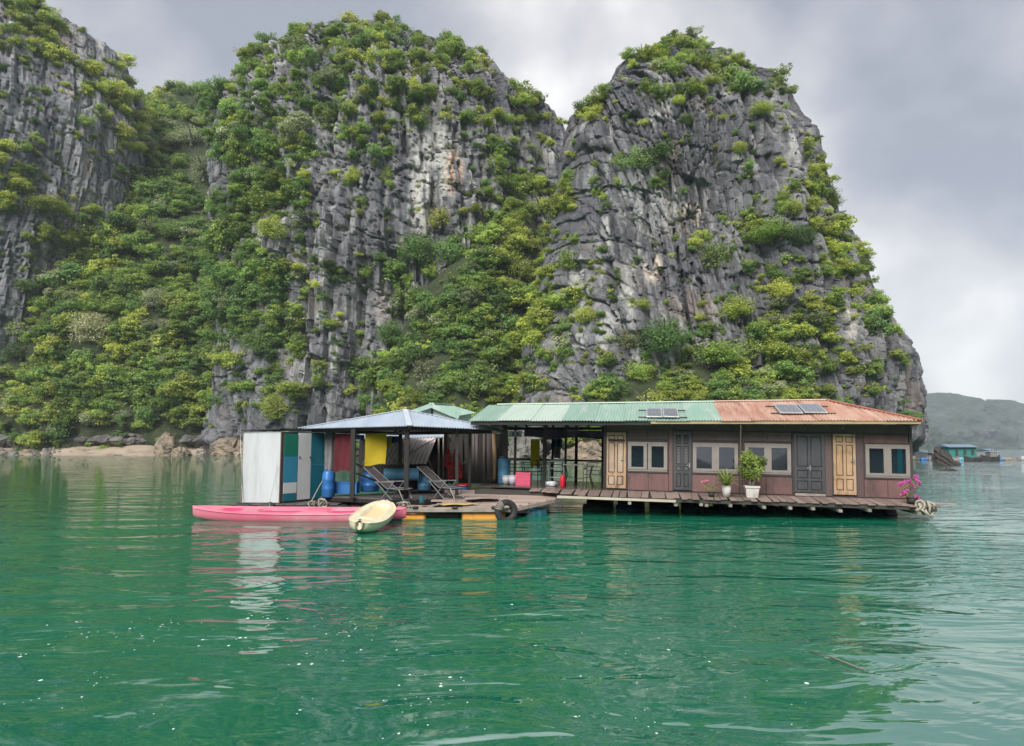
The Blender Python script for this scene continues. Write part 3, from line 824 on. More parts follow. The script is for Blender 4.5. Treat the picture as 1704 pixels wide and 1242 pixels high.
def trunk_mesh(name, seed):
    r = random.Random(seed); b = MB()
    fork = Vector((r.uniform(-.12, .12), r.uniform(-.12, .12), -0.25))
    b.tube([(0, 0, -0.62), (0.03, 0.02, -0.45), fork], [0.075, 0.06, 0.05], 6)
    for k in range(6):
        t = k * 1.05 + r.uniform(-.3, .3); q = Vector((0.62 * math.cos(t), 0.62 * math.sin(t), r.uniform(0.0, 0.5)))
        b.tube([fork, (fork + q) / 2 + Vector((0, 0, 0.08)), q], [0.042, 0.03, 0.012], 5)
    return b.mesh(name)
# prototypes: (leaf size, clumps, flatness ...)
PROTO = []      # plain crown meshes for the mass, one per (shape, material)
shapes = [(21, 30, 1500, 0.070, 0.80, 0.0, 0.0, False), (22, 38, 1700, 0.064, 0.62, 0.06, 0.0, False), (23, 26, 1400, 0.072, 1.05, 0.0, 0.3, False),
          (24, 34, 1500, 0.066, 0.70, 0.10, 0.0, True), (25, 20, 950, 0.074, 0.95, 0.18, 0.3, False)]
big_shapes = [(41, 80, 5600, 0.036, 0.85, 0.03, 0.0, False), (42, 70, 4800, 0.038, 0.72, 0.08, 0.0, True), (43, 80, 5200, 0.038, 0.9, 0.02, 0.1, False, 1.0)]
crowns = {}
def crown(kind, mi):
    key = (kind, mi)
    if key not in crowns:
        src = (shapes + big_shapes)[kind]
        if ('src', kind) not in crowns:
            crowns[('src', kind)] = crown_mesh('crown', *src)
        me = crowns[('src', kind)].copy(); me.materials.append(LEAF[mi]); crowns[key] = me
    return crowns[key]
trunks = [trunk_mesh('trunk', 60 + i) for i in range(3)]
for t in trunks: t.materials.append(m_bark)

# how green each 50-pixel patch of the hills is, read off the photograph (0 bare rock .. 9 closed canopy)
GREEN = [
 "88.......9999999........9......",
 "6643....9998988776..79999886...",
 "3365788898778877566.56677884...",
 "32377998688877676886134235300..",
 "41257997886862037551124131230..",
 "631259998844510275214811214700.",
 "65226999871331124883211111770..",
 "3536899876211575788111113787...",
 "13788888652239967855102674568..",
 "2589999986522559897442125655577",
 "1699999986422688888453353776568",
 "4888888876335699887424885787435",
 "6899987545538998863168888886633",
 "6899998356116888643688888767435",
 "464322200501555554468888888733."]
TONE = [        # 0 yellow-green .. 9 deep green, per 50-pixel patch
 "33.......5544444........3......",
 "2323....5555454443..34444433...",
 "4322333355555444332.34444432...",
 "43323466655444443322344443222..",
 "44422566545544555322444455322..",
 "33344566543455555333455555322..",
 "23345667543455555433555544322..",
 "33345667644454444225544444322..",
 "34345666644456555234644445433..",
 "44455666644445665333554454333..",
 "34445556644455665334554444333..",
 "43444555654455666344588544433..",
 "44555555554466666444575444443..",
 "34555544543344554445554343444..",
 "4455554555444444444444444444444"]
r5 = random.Random(41)
spots = []      # (px size, px, py, hit, tone)
for j, row in enumerate(GREEN):
    for i, ch in enumerate(row):
        if ch in '.0': continue
        dn = int(ch)
        n_ = dn * 2.3 if dn >= 6 else dn * 1.5
        if i < 9 and j > 2: n_ *= 1.15
        if 8 < i < 19 and j < 5: n_ *= 0.72
        cnt = int(n_) + (1 if r5.random() < n_ - int(n_) else 0)
        tn = int(TONE[j][i]) if i < len(TONE[j]) and TONE[j][i] != '.' else 4
        for k in range(cnt):
            px = 50 * i + r5.uniform(-6, 56); py = 50 * j + r5.uniform(-6, 56)
            big = 1.15 if py > 380 else 1.0
            sz = ((r5.uniform(18, 36) if r5.random() < 0.70 else r5.uniform(8, 17)) if dn >= 6 else r5.choice([r5.uniform(6, 13), r5.uniform(11, 25)])) * big
            if r5.random() < 0.09 and dn >= 6: sz *= 1.55
            spots.append((sz, px, py, tn))
def bush_matrix(px, py, sz):
    h = first_hit(px, py)
    if h is None or h[0] is None: return None
    P, N, _, dist = h
    r_ = sz * P.y / F * 0.62
    N = Vector(N)
    if N.dot(P - CAM) > 0: N = -N
    c = P + N * r_ * 0.12 + Vector((0, 0, 0.22 * r_))
    return c, r_
mass = []; single = []
spots.sort(key=lambda s: -s[0])
ZONES = [
    (lambda x, y: x < 235 and y < 420, 'shrub clinging to the blocky hill at the picture edge', 'shrubs on the blocky edge hill'),
    (lambda x, y: x < 460 and y < 420, 'tree in the upper wooded valley below the saddle', 'trees in the upper valley'),
    (lambda x, y: x < 350 and y < 620, 'tree on the middle of the wooded valley slope', 'trees on the valley slope'),
    (lambda x, y: x < 460, 'tree near the beach at the foot of the wooded valley', 'trees above the beach'),
    (lambda x, y: x < 945 and y < 225, 'shrub on the rounded summit of the domed centre hill', 'shrubs on the domed summit'),
    (lambda x, y: x > 615 and x < 930 and y > 330, 'tree in the steep overgrown gully between the two big hills', 'trees in the gully'),
    (lambda x, y: x < 930, 'shrub growing from the grey face of the domed hill', 'shrubs on the centre cliff'),
    (lambda x, y: y < 190, 'shrub on the summit of the square-shouldered tower', 'shrubs on the tower summit'),
    (lambda x, y: y > 540 and x < 1430, 'tree on the leafy foot slope directly behind the house roof', 'trees behind the house'),
    (lambda x, y: x > 1280, 'shrub along the sloping outer edge of the square-shouldered tower', 'shrubs on the outer edge'),
    (lambda x, y: True, 'shrub growing from the grey face of the square-shouldered tower', 'shrubs on the tower face')]
TONE_WORD = ['yellow-green', 'mid green', 'deep green', 'grey-green']
def tree(c, r_, kind, mi, rot, sq, label, cat, group, name):
    e = bpy.data.objects.new(name, None); COL.objects.link(e)
    e.empty_display_size = 0.5
    e.location = c; e.scale = (r_, r_, r_ * sq); e.rotation_euler = (0, 0, rot)
    tag(e, label, cat, group)
    for nm, me in (('crown', crown(kind, mi)), ('trunk', trunks[kind % 3])):
        o = bpy.data.objects.new(nm, me); COL.objects.link(o); o.parent = e
    return e
# the shrubs and trees that stand out one by one: (px, py, px size, shape, tone material, squash, label, kind)
HERO = [
 (975, 531, 50, 7, 1, 0.85, 'round yellow-green bush alone on bare grey rock above the open pavilion roof', 'shrub'),
 (1141, 205, 36, 7, 0, 0.9, 'ball-shaped green bush high on the bare tower face below the summit', 'shrub'),
 (1231, 250, 32, 7, 1, 0.95, 'small round yellow-green bush on the bare upper right of the tower face', 'shrub'),
 (1268, 188, 50, 5, 1, 0.7, 'wide flat yellow-green bush near the upper right shoulder of the tower', 'shrub'),
 (1128, 171, 28, 7, 1, 0.9, 'small round bush just above the ball-shaped bush on the tower', 'shrub'),
 (1187, 138, 44, 5, 1, 0.7, 'yellow-green bush just under the tower summit thicket', 'shrub'),
 (1062, 275, 84, 5, 2, 0.85, 'large dark green bush on the upper left of the tower face', 'shrub'),
 (1032, 268, 44, 6, 0, 0.8, 'bush joined to the left side of the large dark tower bush', 'shrub'),
 (460, 688, 66, 7, 1, 0.95, 'dome-shaped yellow-green bush low on the cliff left of the blue pavilion roof', 'shrub'),
 (1102, 570, 96, 5, 2, 0.95, 'big round deep green tree behind the green roof', 'tree'),
 (1042, 572, 60, 6, 4, 1.0, 'cream-flowered small tree left of the big round deep green tree', 'tree'),
 (142, 562, 84, 6, 4, 1.15, 'tree covered in cream blossom on the wooded valley slope', 'tree'),
 (255, 508, 60, 6, 3, 1.0, 'pale-leaved tree right of the cream blossom tree, a little higher up', 'tree'),
 (272, 548, 40, 6, 3, 1.0, 'small pale-leaved tree below another pale tree on the valley slope', 'tree'),
 (690, 420, 90, 5, 2, 1.0, 'large dark rounded tree at the head of the centre gully', 'tree'),
 (735, 372, 80, 6, 1, 0.7, 'spreading yellow-topped tree above the large dark gully tree', 'tree'),
 (748, 432, 80, 7, 2, 0.9, 'dark green tree right beside the large rounded gully tree', 'tree'),
 (900, 352, 74, 6, 1, 0.6, 'bright yellow-green creeper-covered bush at the top of the green strip', 'shrub'),
 (862, 450, 66, 5, 1, 1.2, 'tall yellow-green bush in the middle of the green strip', 'shrub'),
 (945, 440, 66, 5, 0, 1.1, 'upright green bush on the rock just right of the green strip', 'shrub'),
 (640, 560, 70, 5, 2, 1.0, 'dark tree at the left border of the gully thicket', 'tree'),
 (705, 625, 66, 6, 3, 1.0, 'pale-flecked tree low in the gully thicket behind the blue roof', 'tree'),
 (1190, 440, 92, 6, 0, 0.95, 'wide pale-tipped tree on a ledge in the middle of the tower face', 'tree'),
 (1300, 392, 90, 5, 0, 0.7, 'broad green bush on the upper right ledge of the tower', 'shrub'),
 (1335, 400, 60, 7, 2, 0.8, 'deep green bush beside the broad ledge bush on the tower', 'shrub'),
 (1235, 520, 80, 5, 1, 0.8, 'bright green tree on the slope above the rust-red roof', 'tree'),
 (1300, 485, 60, 5, 1, 0.9, 'yellow-green tree on a ledge high above the rust-red roof', 'tree'),
 (1060, 630, 80, 5, 0, 0.8, 'round-headed mid green tree close behind the green roof ridge', 'tree'),
 (1180, 600, 90, 6, 0, 0.8, 'wide mid green tree behind the roof right of the deep green tree', 'tree'),
 (1380, 615, 66, 5, 0, 0.8, 'green tree at the right end of the foot slope behind the roof', 'tree'),
 (1250, 590, 80, 7, 0, 0.8, 'broad green tree above the joint of green and rust-red roofs', 'tree'),
 (425, 575, 66, 5, 2, 1.0, 'rounded deep green tree at the right border of the wooded valley', 'tree'),
 (40, 590, 70, 5, 2, 0.8, 'deep green tree low on the slope at the picture edge', 'tree'),
 (40, 482, 56, 6, 2, 0.7, 'flat-topped deep green tree on grey rock at the picture edge', 'tree'),
 (60, 350, 80, 6, 1, 0.6, 'yellow-green thicket halfway up the blocky edge hill', 'shrub'),
 (592, 298, 44, 5, 1, 1.1, 'yellow-green bush on bare rock left of the orange rock scar', 'shrub'),
 (640, 298, 46, 6, 0, 1.2, 'green bush on bare rock between the lone bush and the orange scar', 'shrub'),
 (597, 356, 22, 7, 1, 0.8, 'tiny round bush on bare rock below the two cliff bushes', 'shrub'),
 (1375, 330, 50, 5, 1, 1.1, 'yellow-green bush on the skyline edge of the tower', 'shrub'),
 (1320, 352, 44, 7, 1, 0.9, 'round yellow-green bush just inside the skyline edge of the tower', 'shrub'),
 (965, 182, 44, 6, 0, 0.9, 'sparse bush in the notch between the two main summits', 'shrub'),
 (450, 385, 60, 5, 1, 1.1, 'yellow-green bush hanging over grey rock right of the upper valley', 'shrub'),
 (345, 290, 90, 6, 3, 0.8, 'wide layered grey-green tree in the upper valley', 'tree'),
 (320, 240, 80, 6, 3, 0.7, 'layered grey-green tree just below the saddle', 'tree'),
 (280, 390, 60, 5, 2, 0.8, 'bright deep green tree in the middle of the valley', 'tree'),
]
SHORT = ['the round lone bush above the pavilion roof', 'the ball-shaped bush on the tower', 'the small round bush high on the tower', 'the wide flat bush on the tower shoulder', 'the small round bush above the ball-shaped one', 'the bush under the tower summit', 'the large dark bush on the tower face', 'the bush joined to the large dark tower bush', 'the dome-shaped bush beside the blue roof', 'the big deep green tree behind the green roof', 'the cream-flowered small tree', 'the cream blossom tree', 'the pale tree beside the blossom tree', 'the small pale valley tree', 'the large dark gully tree', 'the spreading yellow-topped tree', 'the dark tree beside the large gully tree', 'the bright creeper-covered bush', 'the tall bush in the green strip', 'the upright bush right of the green strip', 'the dark tree at the gully border', 'the pale-flecked gully tree', 'the wide pale-tipped ledge tree', 'the broad ledge bush of the tower', 'the deep green ledge bush of the tower', 'the bright tree above the rust-red roof', 'the high ledge tree above the rust-red roof', 'the round-headed tree behind the green ridge', 'the wide tree behind the roof', 'the green tree ending the foot slope', 'the broad tree above the roof joint', 'the rounded tree bordering the valley', 'the deep green tree low at the edge', 'the flat-topped tree on grey rock', 'the thicket on the edge hill', 'the bush left of the orange scar', 'the green bush beside the orange scar', 'the tiny round cliff bush', 'the skyline bush of the tower', 'the round bush inside the skyline edge', 'the sparse bush in the summit notch', 'the bush hanging over grey rock', 'the wide layered valley tree', 'the layered tree below the saddle', 'the bright tree in the mid valley']
done_px = []
for (px, py, sz, kind, mi, sq, lab, cat) in HERO:
    bm_ = bush_matrix(px, py, sz * 0.84)
    if bm_ is None: continue
    c, r_ = bm_
    tree(c, r_, kind, mi, r5.uniform(0, 6.28), sq, lab, cat, 'trees and shrubs that stand out on the hills', 'tree' if cat == 'tree' else 'shrub')
    done_px.append((px, py, sz))
n_single = 0
singles = []
mass_pts = []
for (sz, px, py, tn) in spots:
    if any((px - a) ** 2 + (py - b_) ** 2 < (0.42 * s_) ** 2 for a, b_, s_ in done_px): continue
    bm_ = bush_matrix(px, py, sz)
    if bm_ is None: continue
    c, r_ = bm_
    q = r5.random()
    t_ = tn + r5.uniform(-2.2, 2.2)
    mi = 1 if t_ < 3.2 else (0 if t_ < 5.3 else 2)
    if q < 0.07: mi = 3
    kind = r5.choice([0, 0, 1, 2, 3, 4]) if py < 640 else r5.choice([0, 1, 2, 3])
    sq = r5.uniform(0.75, 1.15)
    if n_single < 235:
        z = next(z for z in ZONES if z[0](px, py))
        isT = z[1].startswith('tree')
        word = TONE_WORD[(1, 0, 2, 3)[mi]]
        size_w = ('large ' if sz > 51 else ('small ' if sz < 42 else ''))
        hx_ = min(range(len(HERO)), key=lambda q: (HERO[q][0] - px) ** 2 + (HERO[q][1] - py) ** 2)
        dx_, dy_ = px - HERO[hx_][0], py - HERO[hx_][1]
        lab = size_w + word + ' ' + z[1]
        if math.hypot(dx_, dy_) < 130:
            side = ('upper ' if dy_ < 0 else 'lower ') + ('right' if dx_ > 0 else 'left') if 0.4 < abs(dx_) / (abs(dy_) + 1e-3) < 2.5 else (('right' if dx_ > 0 else 'left') if abs(dx_) > abs(dy_) else ('above' if dy_ < 0 else 'below'))
            near_w = 'close ' if math.hypot(dx_, dy_) < 65 else ''
            rel = (near_w + side) if side in ('above', 'below') else (near_w + (side if side in ('left', 'right') else side) + ' of')
            lab = size_w + word + (' tree ' if isT else ' shrub ') + rel + ' ' + SHORT[hx_]
        singles.append((px, py, lab)); te = tree(c, r_, kind, mi, r5.uniform(0, 6.28), sq, lab, 'tree' if isT else 'shrub', z[2], 'tree' if isT else 'shrub')
        singles[-1] += (te,)
        n_single += 1
    else:
        mass_pts.append((c, r_, r5.uniform(0, 6.28), sq, kind * 4 + mi))
# trees that would share a label are told apart by their order
by_label = {}
for q in singles: by_label.setdefault(q[2], []).append(q)
ORD = ['first', 'second', 'third', 'fourth', 'fifth', 'sixth', 'seventh', 'eighth', 'ninth', 'tenth']
for lab, qs in by_label.items():
    if len(qs) == 2 and abs(qs[0][1] - qs[1][1]) > 18:
        qs.sort(key=lambda q: q[1])
        for q, wd in zip(qs, ('higher one', 'lower one')): q[3]['label'] = lab + ', ' + wd
    elif 1 < len(qs) <= len(ORD):
        qs.sort(key=lambda q: q[0])
        for q, wd in zip(qs, ORD): q[3]['label'] = lab + ', ' + wd + ' from left'
for q in singles:
    wds = q[3]['label'].split()
    if len(wds) > 16: q[3]['label'] = q[3]['label'].replace(' close ', ' ').replace(' steep overgrown', '').replace(' grey face', ' face').replace(' directly behind', ' behind').replace('small ', '', 1).replace('large ', '', 1).replace(' at the picture edge', '').replace(' near the beach', '').replace('middle of the ', '')
# the rest of the thicket: one mass
proto_col = bpy.data.collections.new('foliage_shapes')
for kind in range(5):
    for mi in range(4):
        o = bpy.data.objects.new('foliage_shape_%02d' % (kind * 4 + mi), crown(kind, mi)); proto_col.objects.link(o)
me = bpy.data.meshes.new('vegetation')
me.from_pydata([tuple(p[0]) for p in mass_pts], [], [])
for nm, ty, vals in (('size', 'FLOAT_VECTOR', [x for p in mass_pts for x in (p[1], p[1], p[1] * p[3])]), ('turn', 'FLOAT', [p[2] for p in mass_pts]), ('shape', 'INT', [p[4] for p in mass_pts])):
    a_ = me.attributes.new(nm, ty, 'POINT')
    a_.data.foreach_set('vector' if ty == 'FLOAT_VECTOR' else 'value', vals)
veg = link('vegetation', me)
tag(veg, 'small shrubs and creepers covering the limestone hills', kind='stuff')
ng = bpy.data.node_groups.new('thicket', 'GeometryNodeTree')
ng.interface.new_socket('Geometry', in_out='INPUT', socket_type='NodeSocketGeometry'); ng.interface.new_socket('Geometry', in_out='OUTPUT', socket_type='NodeSocketGeometry')
N_, L_ = ng.nodes, ng.links
gi, go = N_.new('NodeGroupInput'), N_.new('NodeGroupOutput')
ci = N_.new('GeometryNodeCollectionInfo'); ci.inputs[0].default_value = proto_col; ci.inputs[1].default_value = True; ci.inputs[2].default_value = True
ip = N_.new('GeometryNodeInstanceOnPoints'); ip.inputs['Pick Instance'].default_value = True
def named(nm, ty):
    x = N_.new('GeometryNodeInputNamedAttribute'); x.data_type = ty; x.inputs[0].default_value = nm
    return x.outputs[0]
cx = N_.new('ShaderNodeCombineXYZ')
L_.new(named('turn', 'FLOAT'), cx.inputs[2])
L_.new(gi.outputs[0], ip.inputs['Points']); L_.new(ci.outputs[0], ip.inputs['Instance']); L_.new(named('shape', 'INT'), ip.inputs['Instance Index'])
L_.new(cx.outputs[0], ip.inputs['Rotation']); L_.new(named('size', 'FLOAT_VECTOR'), ip.inputs['Scale']); L_.new(ip.outputs[0], go.inputs[0])
md = veg.modifiers.new('thicket', 'NODES'); md.node_group = ng
print('vegetation', len(mass_pts), n_single)

# ================================================================== the floating house
PA, PB = at(1008, 815, 23.1), at(1520, 831, 21.6)
HU = (PB - PA).normalized(); HWv = Vector((0, 0, 1)).cross(HU).normalized(); HN = HU.cross(HWv)
HM = Matrix(((HU.x, HWv.x, HN.x, PA.x), (HU.y, HWv.y, HN.y, PA.y), (HU.z, HWv.z, HN.z, PA.z), (0, 0, 0, 1)))
HI = HM.inverted()
def hray(px, py):
    return HI @ CAM, HI.to_3x3() @ ray(px, py)
def hp(px, py, w=0.0):
    o, d = hray(px, py); p = o + d * ((w - o.y) / d.y); return p.x, p.z
def hz(px, py, z=0.0):
    o, d = hray(px, py); p = o + d * ((z - o.z) / d.z); return p.x, p.y
def hm(u, w, z, rot=0.0): return HM @ Matrix.Translation((u, w, z)) @ Matrix.Rotation(rot, 4, 'Z')
def wm(x, y, z, rot=0.0): return Matrix.Translation((x, y, z)) @ Matrix.Rotation(rot, 4, 'Z')

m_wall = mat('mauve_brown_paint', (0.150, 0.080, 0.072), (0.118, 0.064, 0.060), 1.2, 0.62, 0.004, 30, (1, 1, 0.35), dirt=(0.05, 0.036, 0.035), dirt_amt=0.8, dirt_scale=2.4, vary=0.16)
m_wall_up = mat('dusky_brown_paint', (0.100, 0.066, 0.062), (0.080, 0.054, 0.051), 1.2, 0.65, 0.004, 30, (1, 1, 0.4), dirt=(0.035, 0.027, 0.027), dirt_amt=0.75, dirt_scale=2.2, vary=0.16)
m_batten = mat('dark_batten', (0.055, 0.046, 0.044), (0.038, 0.032, 0.031), 3, 0.7)
m_frame = mat('taupe_window_frame', (0.235, 0.205, 0.185), (0.20, 0.175, 0.16), 4, 0.45)
m_glass = bpy.data.materials.new('dark_glass'); m_glass.use_nodes = True
_b = m_glass.node_tree.nodes['Principled BSDF']; _b.inputs['Base Color'].default_value = (0.006, 0.009, 0.016, 1); _b.inputs['Roughness'].default_value = 0.03; _b.inputs['IOR'].default_value = 2.3
m_teal_glass = mat('teal_curtain_glass', (0.005, 0.05, 0.065), (0.004, 0.035, 0.05), 3, 0.06, spec=0.6)
m_doorwood = mat('peeling_tan_door', (0.42, 0.285, 0.175), (0.31, 0.18, 0.095), 2.2, 0.6, 0.003, 40, (1, 1, 0.4), dirt=(0.10, 0.065, 0.05), dirt_amt=0.9, dirt_scale=4.5)
m_doorpanel = mat('faded_door_panel', (0.41, 0.32, 0.25), (0.33, 0.235, 0.175), 2.5, 0.6, 0.003, 40, (1, 1, 0.3), dirt=(0.13, 0.085, 0.06), dirt_amt=0.8, dirt_scale=3.0)
m_doordark = mat('charcoal_door', (0.035, 0.037, 0.042), (0.055, 0.056, 0.060), 4, 0.5, 0.003, 30, (1, 1, 0.4))
m_metal = mat('worn_steel', (0.45, 0.44, 0.42), (0.30, 0.28, 0.26), 8, 0.4, metallic=0.8)
m_white = mat('white_paint', (0.56, 0.57, 0.58), (0.50, 0.51, 0.525), 1.5, 0.5, dirt=(0.42, 0.40, 0.38), dirt_amt=0.35, dirt_scale=1.4)
m_post = mat('black_brown_post', (0.014, 0.012, 0.011), (0.026, 0.021, 0.019), 3, 0.7, 0.004, 20, (1, 1, 0.2))
m_rafter = mat('dark_rafter', (0.016, 0.014, 0.013), (0.03, 0.026, 0.023), 3, 0.8)
m_fascia = mat('mustard_fascia', (0.40, 0.295, 0.145), (0.32, 0.23, 0.12), 2, 0.6, dirt=(0.15, 0.11, 0.07), dirt_amt=0.5)
def roof_mat(name, c1, c2, d, amt, rough=0.38):
    return mat(name, c1, c2, 1.3, rough, 0, None, (2.4, 0.28, 1), dirt=d, dirt_amt=amt, dirt_scale=1.5, spec=0.5, vary=0.06)
m_green = roof_mat('green_roof_sheet', (0.235, 0.37, 0.30), (0.285, 0.42, 0.35), (0.44, 0.48, 0.44), 0.8)
m_lgreen = roof_mat('pale_green_roof_sheet', (0.43, 0.52, 0.45), (0.48, 0.56, 0.49), (0.36, 0.50, 0.40), 0.4)
m_rust = roof_mat('rust_roof_sheet', (0.39, 0.20, 0.135), (0.49, 0.33, 0.26), (0.23, 0.07, 0.042), 0.85, 0.55)
m_blue = roof_mat('pale_blue_roof_sheet', (0.27, 0.32, 0.395), (0.34, 0.395, 0.465), (0.40, 0.42, 0.44), 0.7)
m_ridge = mat('pale_ridge_cap', (0.55, 0.66, 0.58), (0.48, 0.58, 0.5), 3, 0.4)
m_redridge = mat('red_ridge_cap', (0.30, 0.09, 0.06), (0.40, 0.16, 0.11), 3, 0.5)
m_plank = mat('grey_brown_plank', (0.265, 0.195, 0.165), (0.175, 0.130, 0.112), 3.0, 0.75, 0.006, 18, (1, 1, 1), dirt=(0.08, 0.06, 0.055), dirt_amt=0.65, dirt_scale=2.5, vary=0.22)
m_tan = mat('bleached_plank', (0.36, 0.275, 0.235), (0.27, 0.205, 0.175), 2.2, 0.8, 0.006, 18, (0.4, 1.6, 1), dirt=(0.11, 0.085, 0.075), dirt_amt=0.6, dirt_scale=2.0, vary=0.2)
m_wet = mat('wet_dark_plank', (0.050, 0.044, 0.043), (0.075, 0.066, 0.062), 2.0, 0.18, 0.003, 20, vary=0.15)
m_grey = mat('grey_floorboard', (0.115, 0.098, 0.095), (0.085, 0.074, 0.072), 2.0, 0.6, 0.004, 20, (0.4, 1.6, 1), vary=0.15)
m_beam = mat('weathered_beam', (0.30, 0.265, 0.225), (0.19, 0.165, 0.14), 2.5, 0.8, 0.006, 16, dirt=(0.07, 0.06, 0.05), dirt_amt=0.6, vary=0.12)
m_under = mat('dark_wet_timber', (0.030, 0.027, 0.024), (0.05, 0.043, 0.037), 3, 0.6)
m_orange = mat('orange_float', (0.74, 0.32, 0.05), (0.66, 0.27, 0.045), 2, 0.45, dirt=(0.20, 0.11, 0.05), dirt_amt=0.5, dirt_scale=2)
m_bluep = mat('blue_plastic', (0.025, 0.125, 0.36), (0.03, 0.15, 0.41), 3, 0.38, dirt=(0.06, 0.10, 0.16), dirt_amt=0.4)
m_lblue = mat('sky_blue_plastic', (0.12, 0.33, 0.53), (0.10, 0.29, 0.48), 3, 0.42, dirt=(0.10, 0.16, 0.2), dirt_amt=0.4)
m_tealp = mat('teal_drum', (0.02, 0.13, 0.17), (0.03, 0.10, 0.13), 3, 0.5, dirt=(0.03, 0.05, 0.05), dirt_amt=0.6)
m_drumd = mat('shade_dark_teal_drum', (0.012, 0.035, 0.04), (0.02, 0.028, 0.022), 3, 0.6)  # teal drum colour darkened to stand for the shade under the decks
m_drumb = mat('shade_dark_blue_drum', (0.012, 0.03, 0.12), (0.02, 0.035, 0.06), 3, 0.55)  # blue drum with the under-deck shade painted into its colour
m_rubber = mat('black_rubber', (0.018, 0.018, 0.019), (0.034, 0.033, 0.033), 4, 0.65, 0.006, 25)
m_rope = mat('pale_rope', (0.42, 0.385, 0.32), (0.28, 0.25, 0.2), 12, 0.9, 0.004, 60)

def corrugated(mb, u0, u1, plane, w0, w1f, pitch=0.088, amp=0.017, nv=4, spw=6):
    """sheet with ribs running up the slope; plane(u,w)->z ; w1f(u) top edge"""
    nu = max(8, int((u1 - u0) / pitch * spw))
    def P(s, t):
        u = u0 + (u1 - u0) * s; w = w0 + (w1f(u) - w0) * t
        return Vector((u, w, plane(u, w) + amp * math.sin(2 * math.pi * u / pitch)))
    mb.grid(P, nu, nv, 0.004)
    return mb

# ---- roof planes in house coordinates
E0, E1, RW = -0.72, 5.5, 2.4
def eave_z(u): return 2.0 + 0.0155 * (u + 4.23)
def ridge_z(u): return 2.68 + 0.0255 * (u + 3.89)
def roof_f(u, w): return eave_z(u) + (ridge_z(u) - eave_z(u)) * (w - E0) / (RW - E0)
def roof_b(u, w): return ridge_z(u) + (eave_z(u) - ridge_z(u)) * (w - RW) / (E1 - RW)
UL, UH, UR = -4.23, 7.05, 8.86
def hip_f(u): return RW if u < UH else E0 + (RW - E0) * (UR - u) / (UR - UH)
def hip_b(u): return RW if u < UH else E1 - (E1 - RW) * (UR - u) / (UR - UH)

house = empty('floating_house', hm(0, 0, 0), 'long mauve-brown floating house with green and rust-red corrugated roof', 'house')
roof = MB().bar((UL + 0.35, RW, ridge_z(-3.9) - 0.10), (UH, RW, ridge_z(UH) - 0.10), 0.08, 0.12).build('roof', m_rafter, house)
edges = [-4.23, -3.32, -2.30, -1.30]
k = -1.30
while k < 3.3: k += 0.94; edges.append(min(k, 3.40))
if edges[-1] < 3.4: edges.append(3.40)
k = 3.4
while k < UR - 0.5: k += 0.91; edges.append(min(k, UR))
edges[-1] = UR
for i in range(len(edges) - 1):
    a, b_ = edges[i], edges[i + 1]
    mm = m_green if a < -3.4 else (m_lgreen if a < -1.4 else (m_green if b_ < 3.45 else m_rust))
    lift = 0.012 * (i % 2) + rng.uniform(-.003, .003)
    mb = MB()
    corrugated(mb, a - 0.03, b_ + 0.03, lambda u, w: roof_f(u, w) + lift + 0.03, E0 - rng.uniform(0, 0.03), lambda u: hip_f(min(u, UR - 0.02)))
    mb.build('roof_sheet', mm, roof, smooth=True)
    mb = MB()
    corrugated(mb, a - 0.03, b_ + 0.03, lambda u, w: roof_b(u, w) + lift + 0.03, E1, lambda u: hip_b(min(u, UR - 0.02)), spw=3)
    mb.build('roof_sheet', mm, roof, smooth=True)
hip = MB()
hip.grid(lambda s, t: Vector((UH + (UR - UH) * (1 - t), E0 + (E1 - E0) * s if t == 0 else (E0 + (RW - E0) * t) * (1 - s) + (E1 - (E1 - RW) * t) * s, eave_z(UR) + (ridge_z(UH) - eave_z(UR)) * t + 0.03 + 0.012 * math.sin(s * 440))), 300, 4, 0.004)
hip.build('roof_sheet', m_rust, roof, smooth=True)
MB().bar((UL + 0.30, RW, ridge_z(-3.9) + 0.05), (3.5, RW, ridge_z(3.5) + 0.05), 0.24, 0.035).build('ridge_cap', m_ridge, roof)
MB().bar((3.5, RW, ridge_z(3.5) + 0.055), (UH, RW, ridge_z(UH) + 0.055), 0.22, 0.035).build('ridge_cap', mat('pink_ridge_cap', (0.55, 0.36, 0.28), (0.6, 0.5, 0.42), 3, 0.5), roof)
MB().bar((UH, RW, ridge_z(UH) + 0.06), (UR, E0, eave_z(UR) + 0.06), 0.18, 0.035).build('ridge_cap', m_redridge, roof)
MB().bar((UH, RW, ridge_z(UH) + 0.06), (UR, E1, eave_z(UR) + 0.06), 0.18, 0.035).build('ridge_cap', m_redridge, roof)
MB().box((1.35, E0 + 0.02, 0), (UR - 0.02, E0 + 0.06, 0.085)).build('fascia_board', m_fascia, house).matrix_local = Matrix.Translation((0, 0, eave_z(1.35) - 0.08)) @ Matrix.Rotation(-0.0155, 4, 'Y')
MB().bar((UL + 0.05, E0 + 0.08, eave_z(UL) - 0.05), (1.33, E0 + 0.08, eave_z(1.3) - 0.05), 0.05, 0.09).build('eave_beam', m_rafter, house)
MB().box((UR - 0.08, E0 + 0.05, eave_z(UR) - 0.09), (UR - 0.03, E1, eave_z(UR) - 0.005)).build('fascia_board', m_fascia, house)
for u in [-4.1, -3.3, -2.5, -1.7, -0.9, -0.1, 0.9, 1.9, 2.9, 3.9, 4.9, 5.9, 6.9]:
    MB().bar((u, E0 + 0.1, roof_f(u, E0 + 0.1) - 0.05), (u, RW, ridge_z(u) - 0.05), 0.06, 0.09).build('rafter', m_rafter, house)
    MB().bar((u, E1 - 0.05, roof_b(u, E1) - 0.05), (u, RW, ridge_z(u) - 0.05), 0.06, 0.09).build('rafter', m_rafter, house)
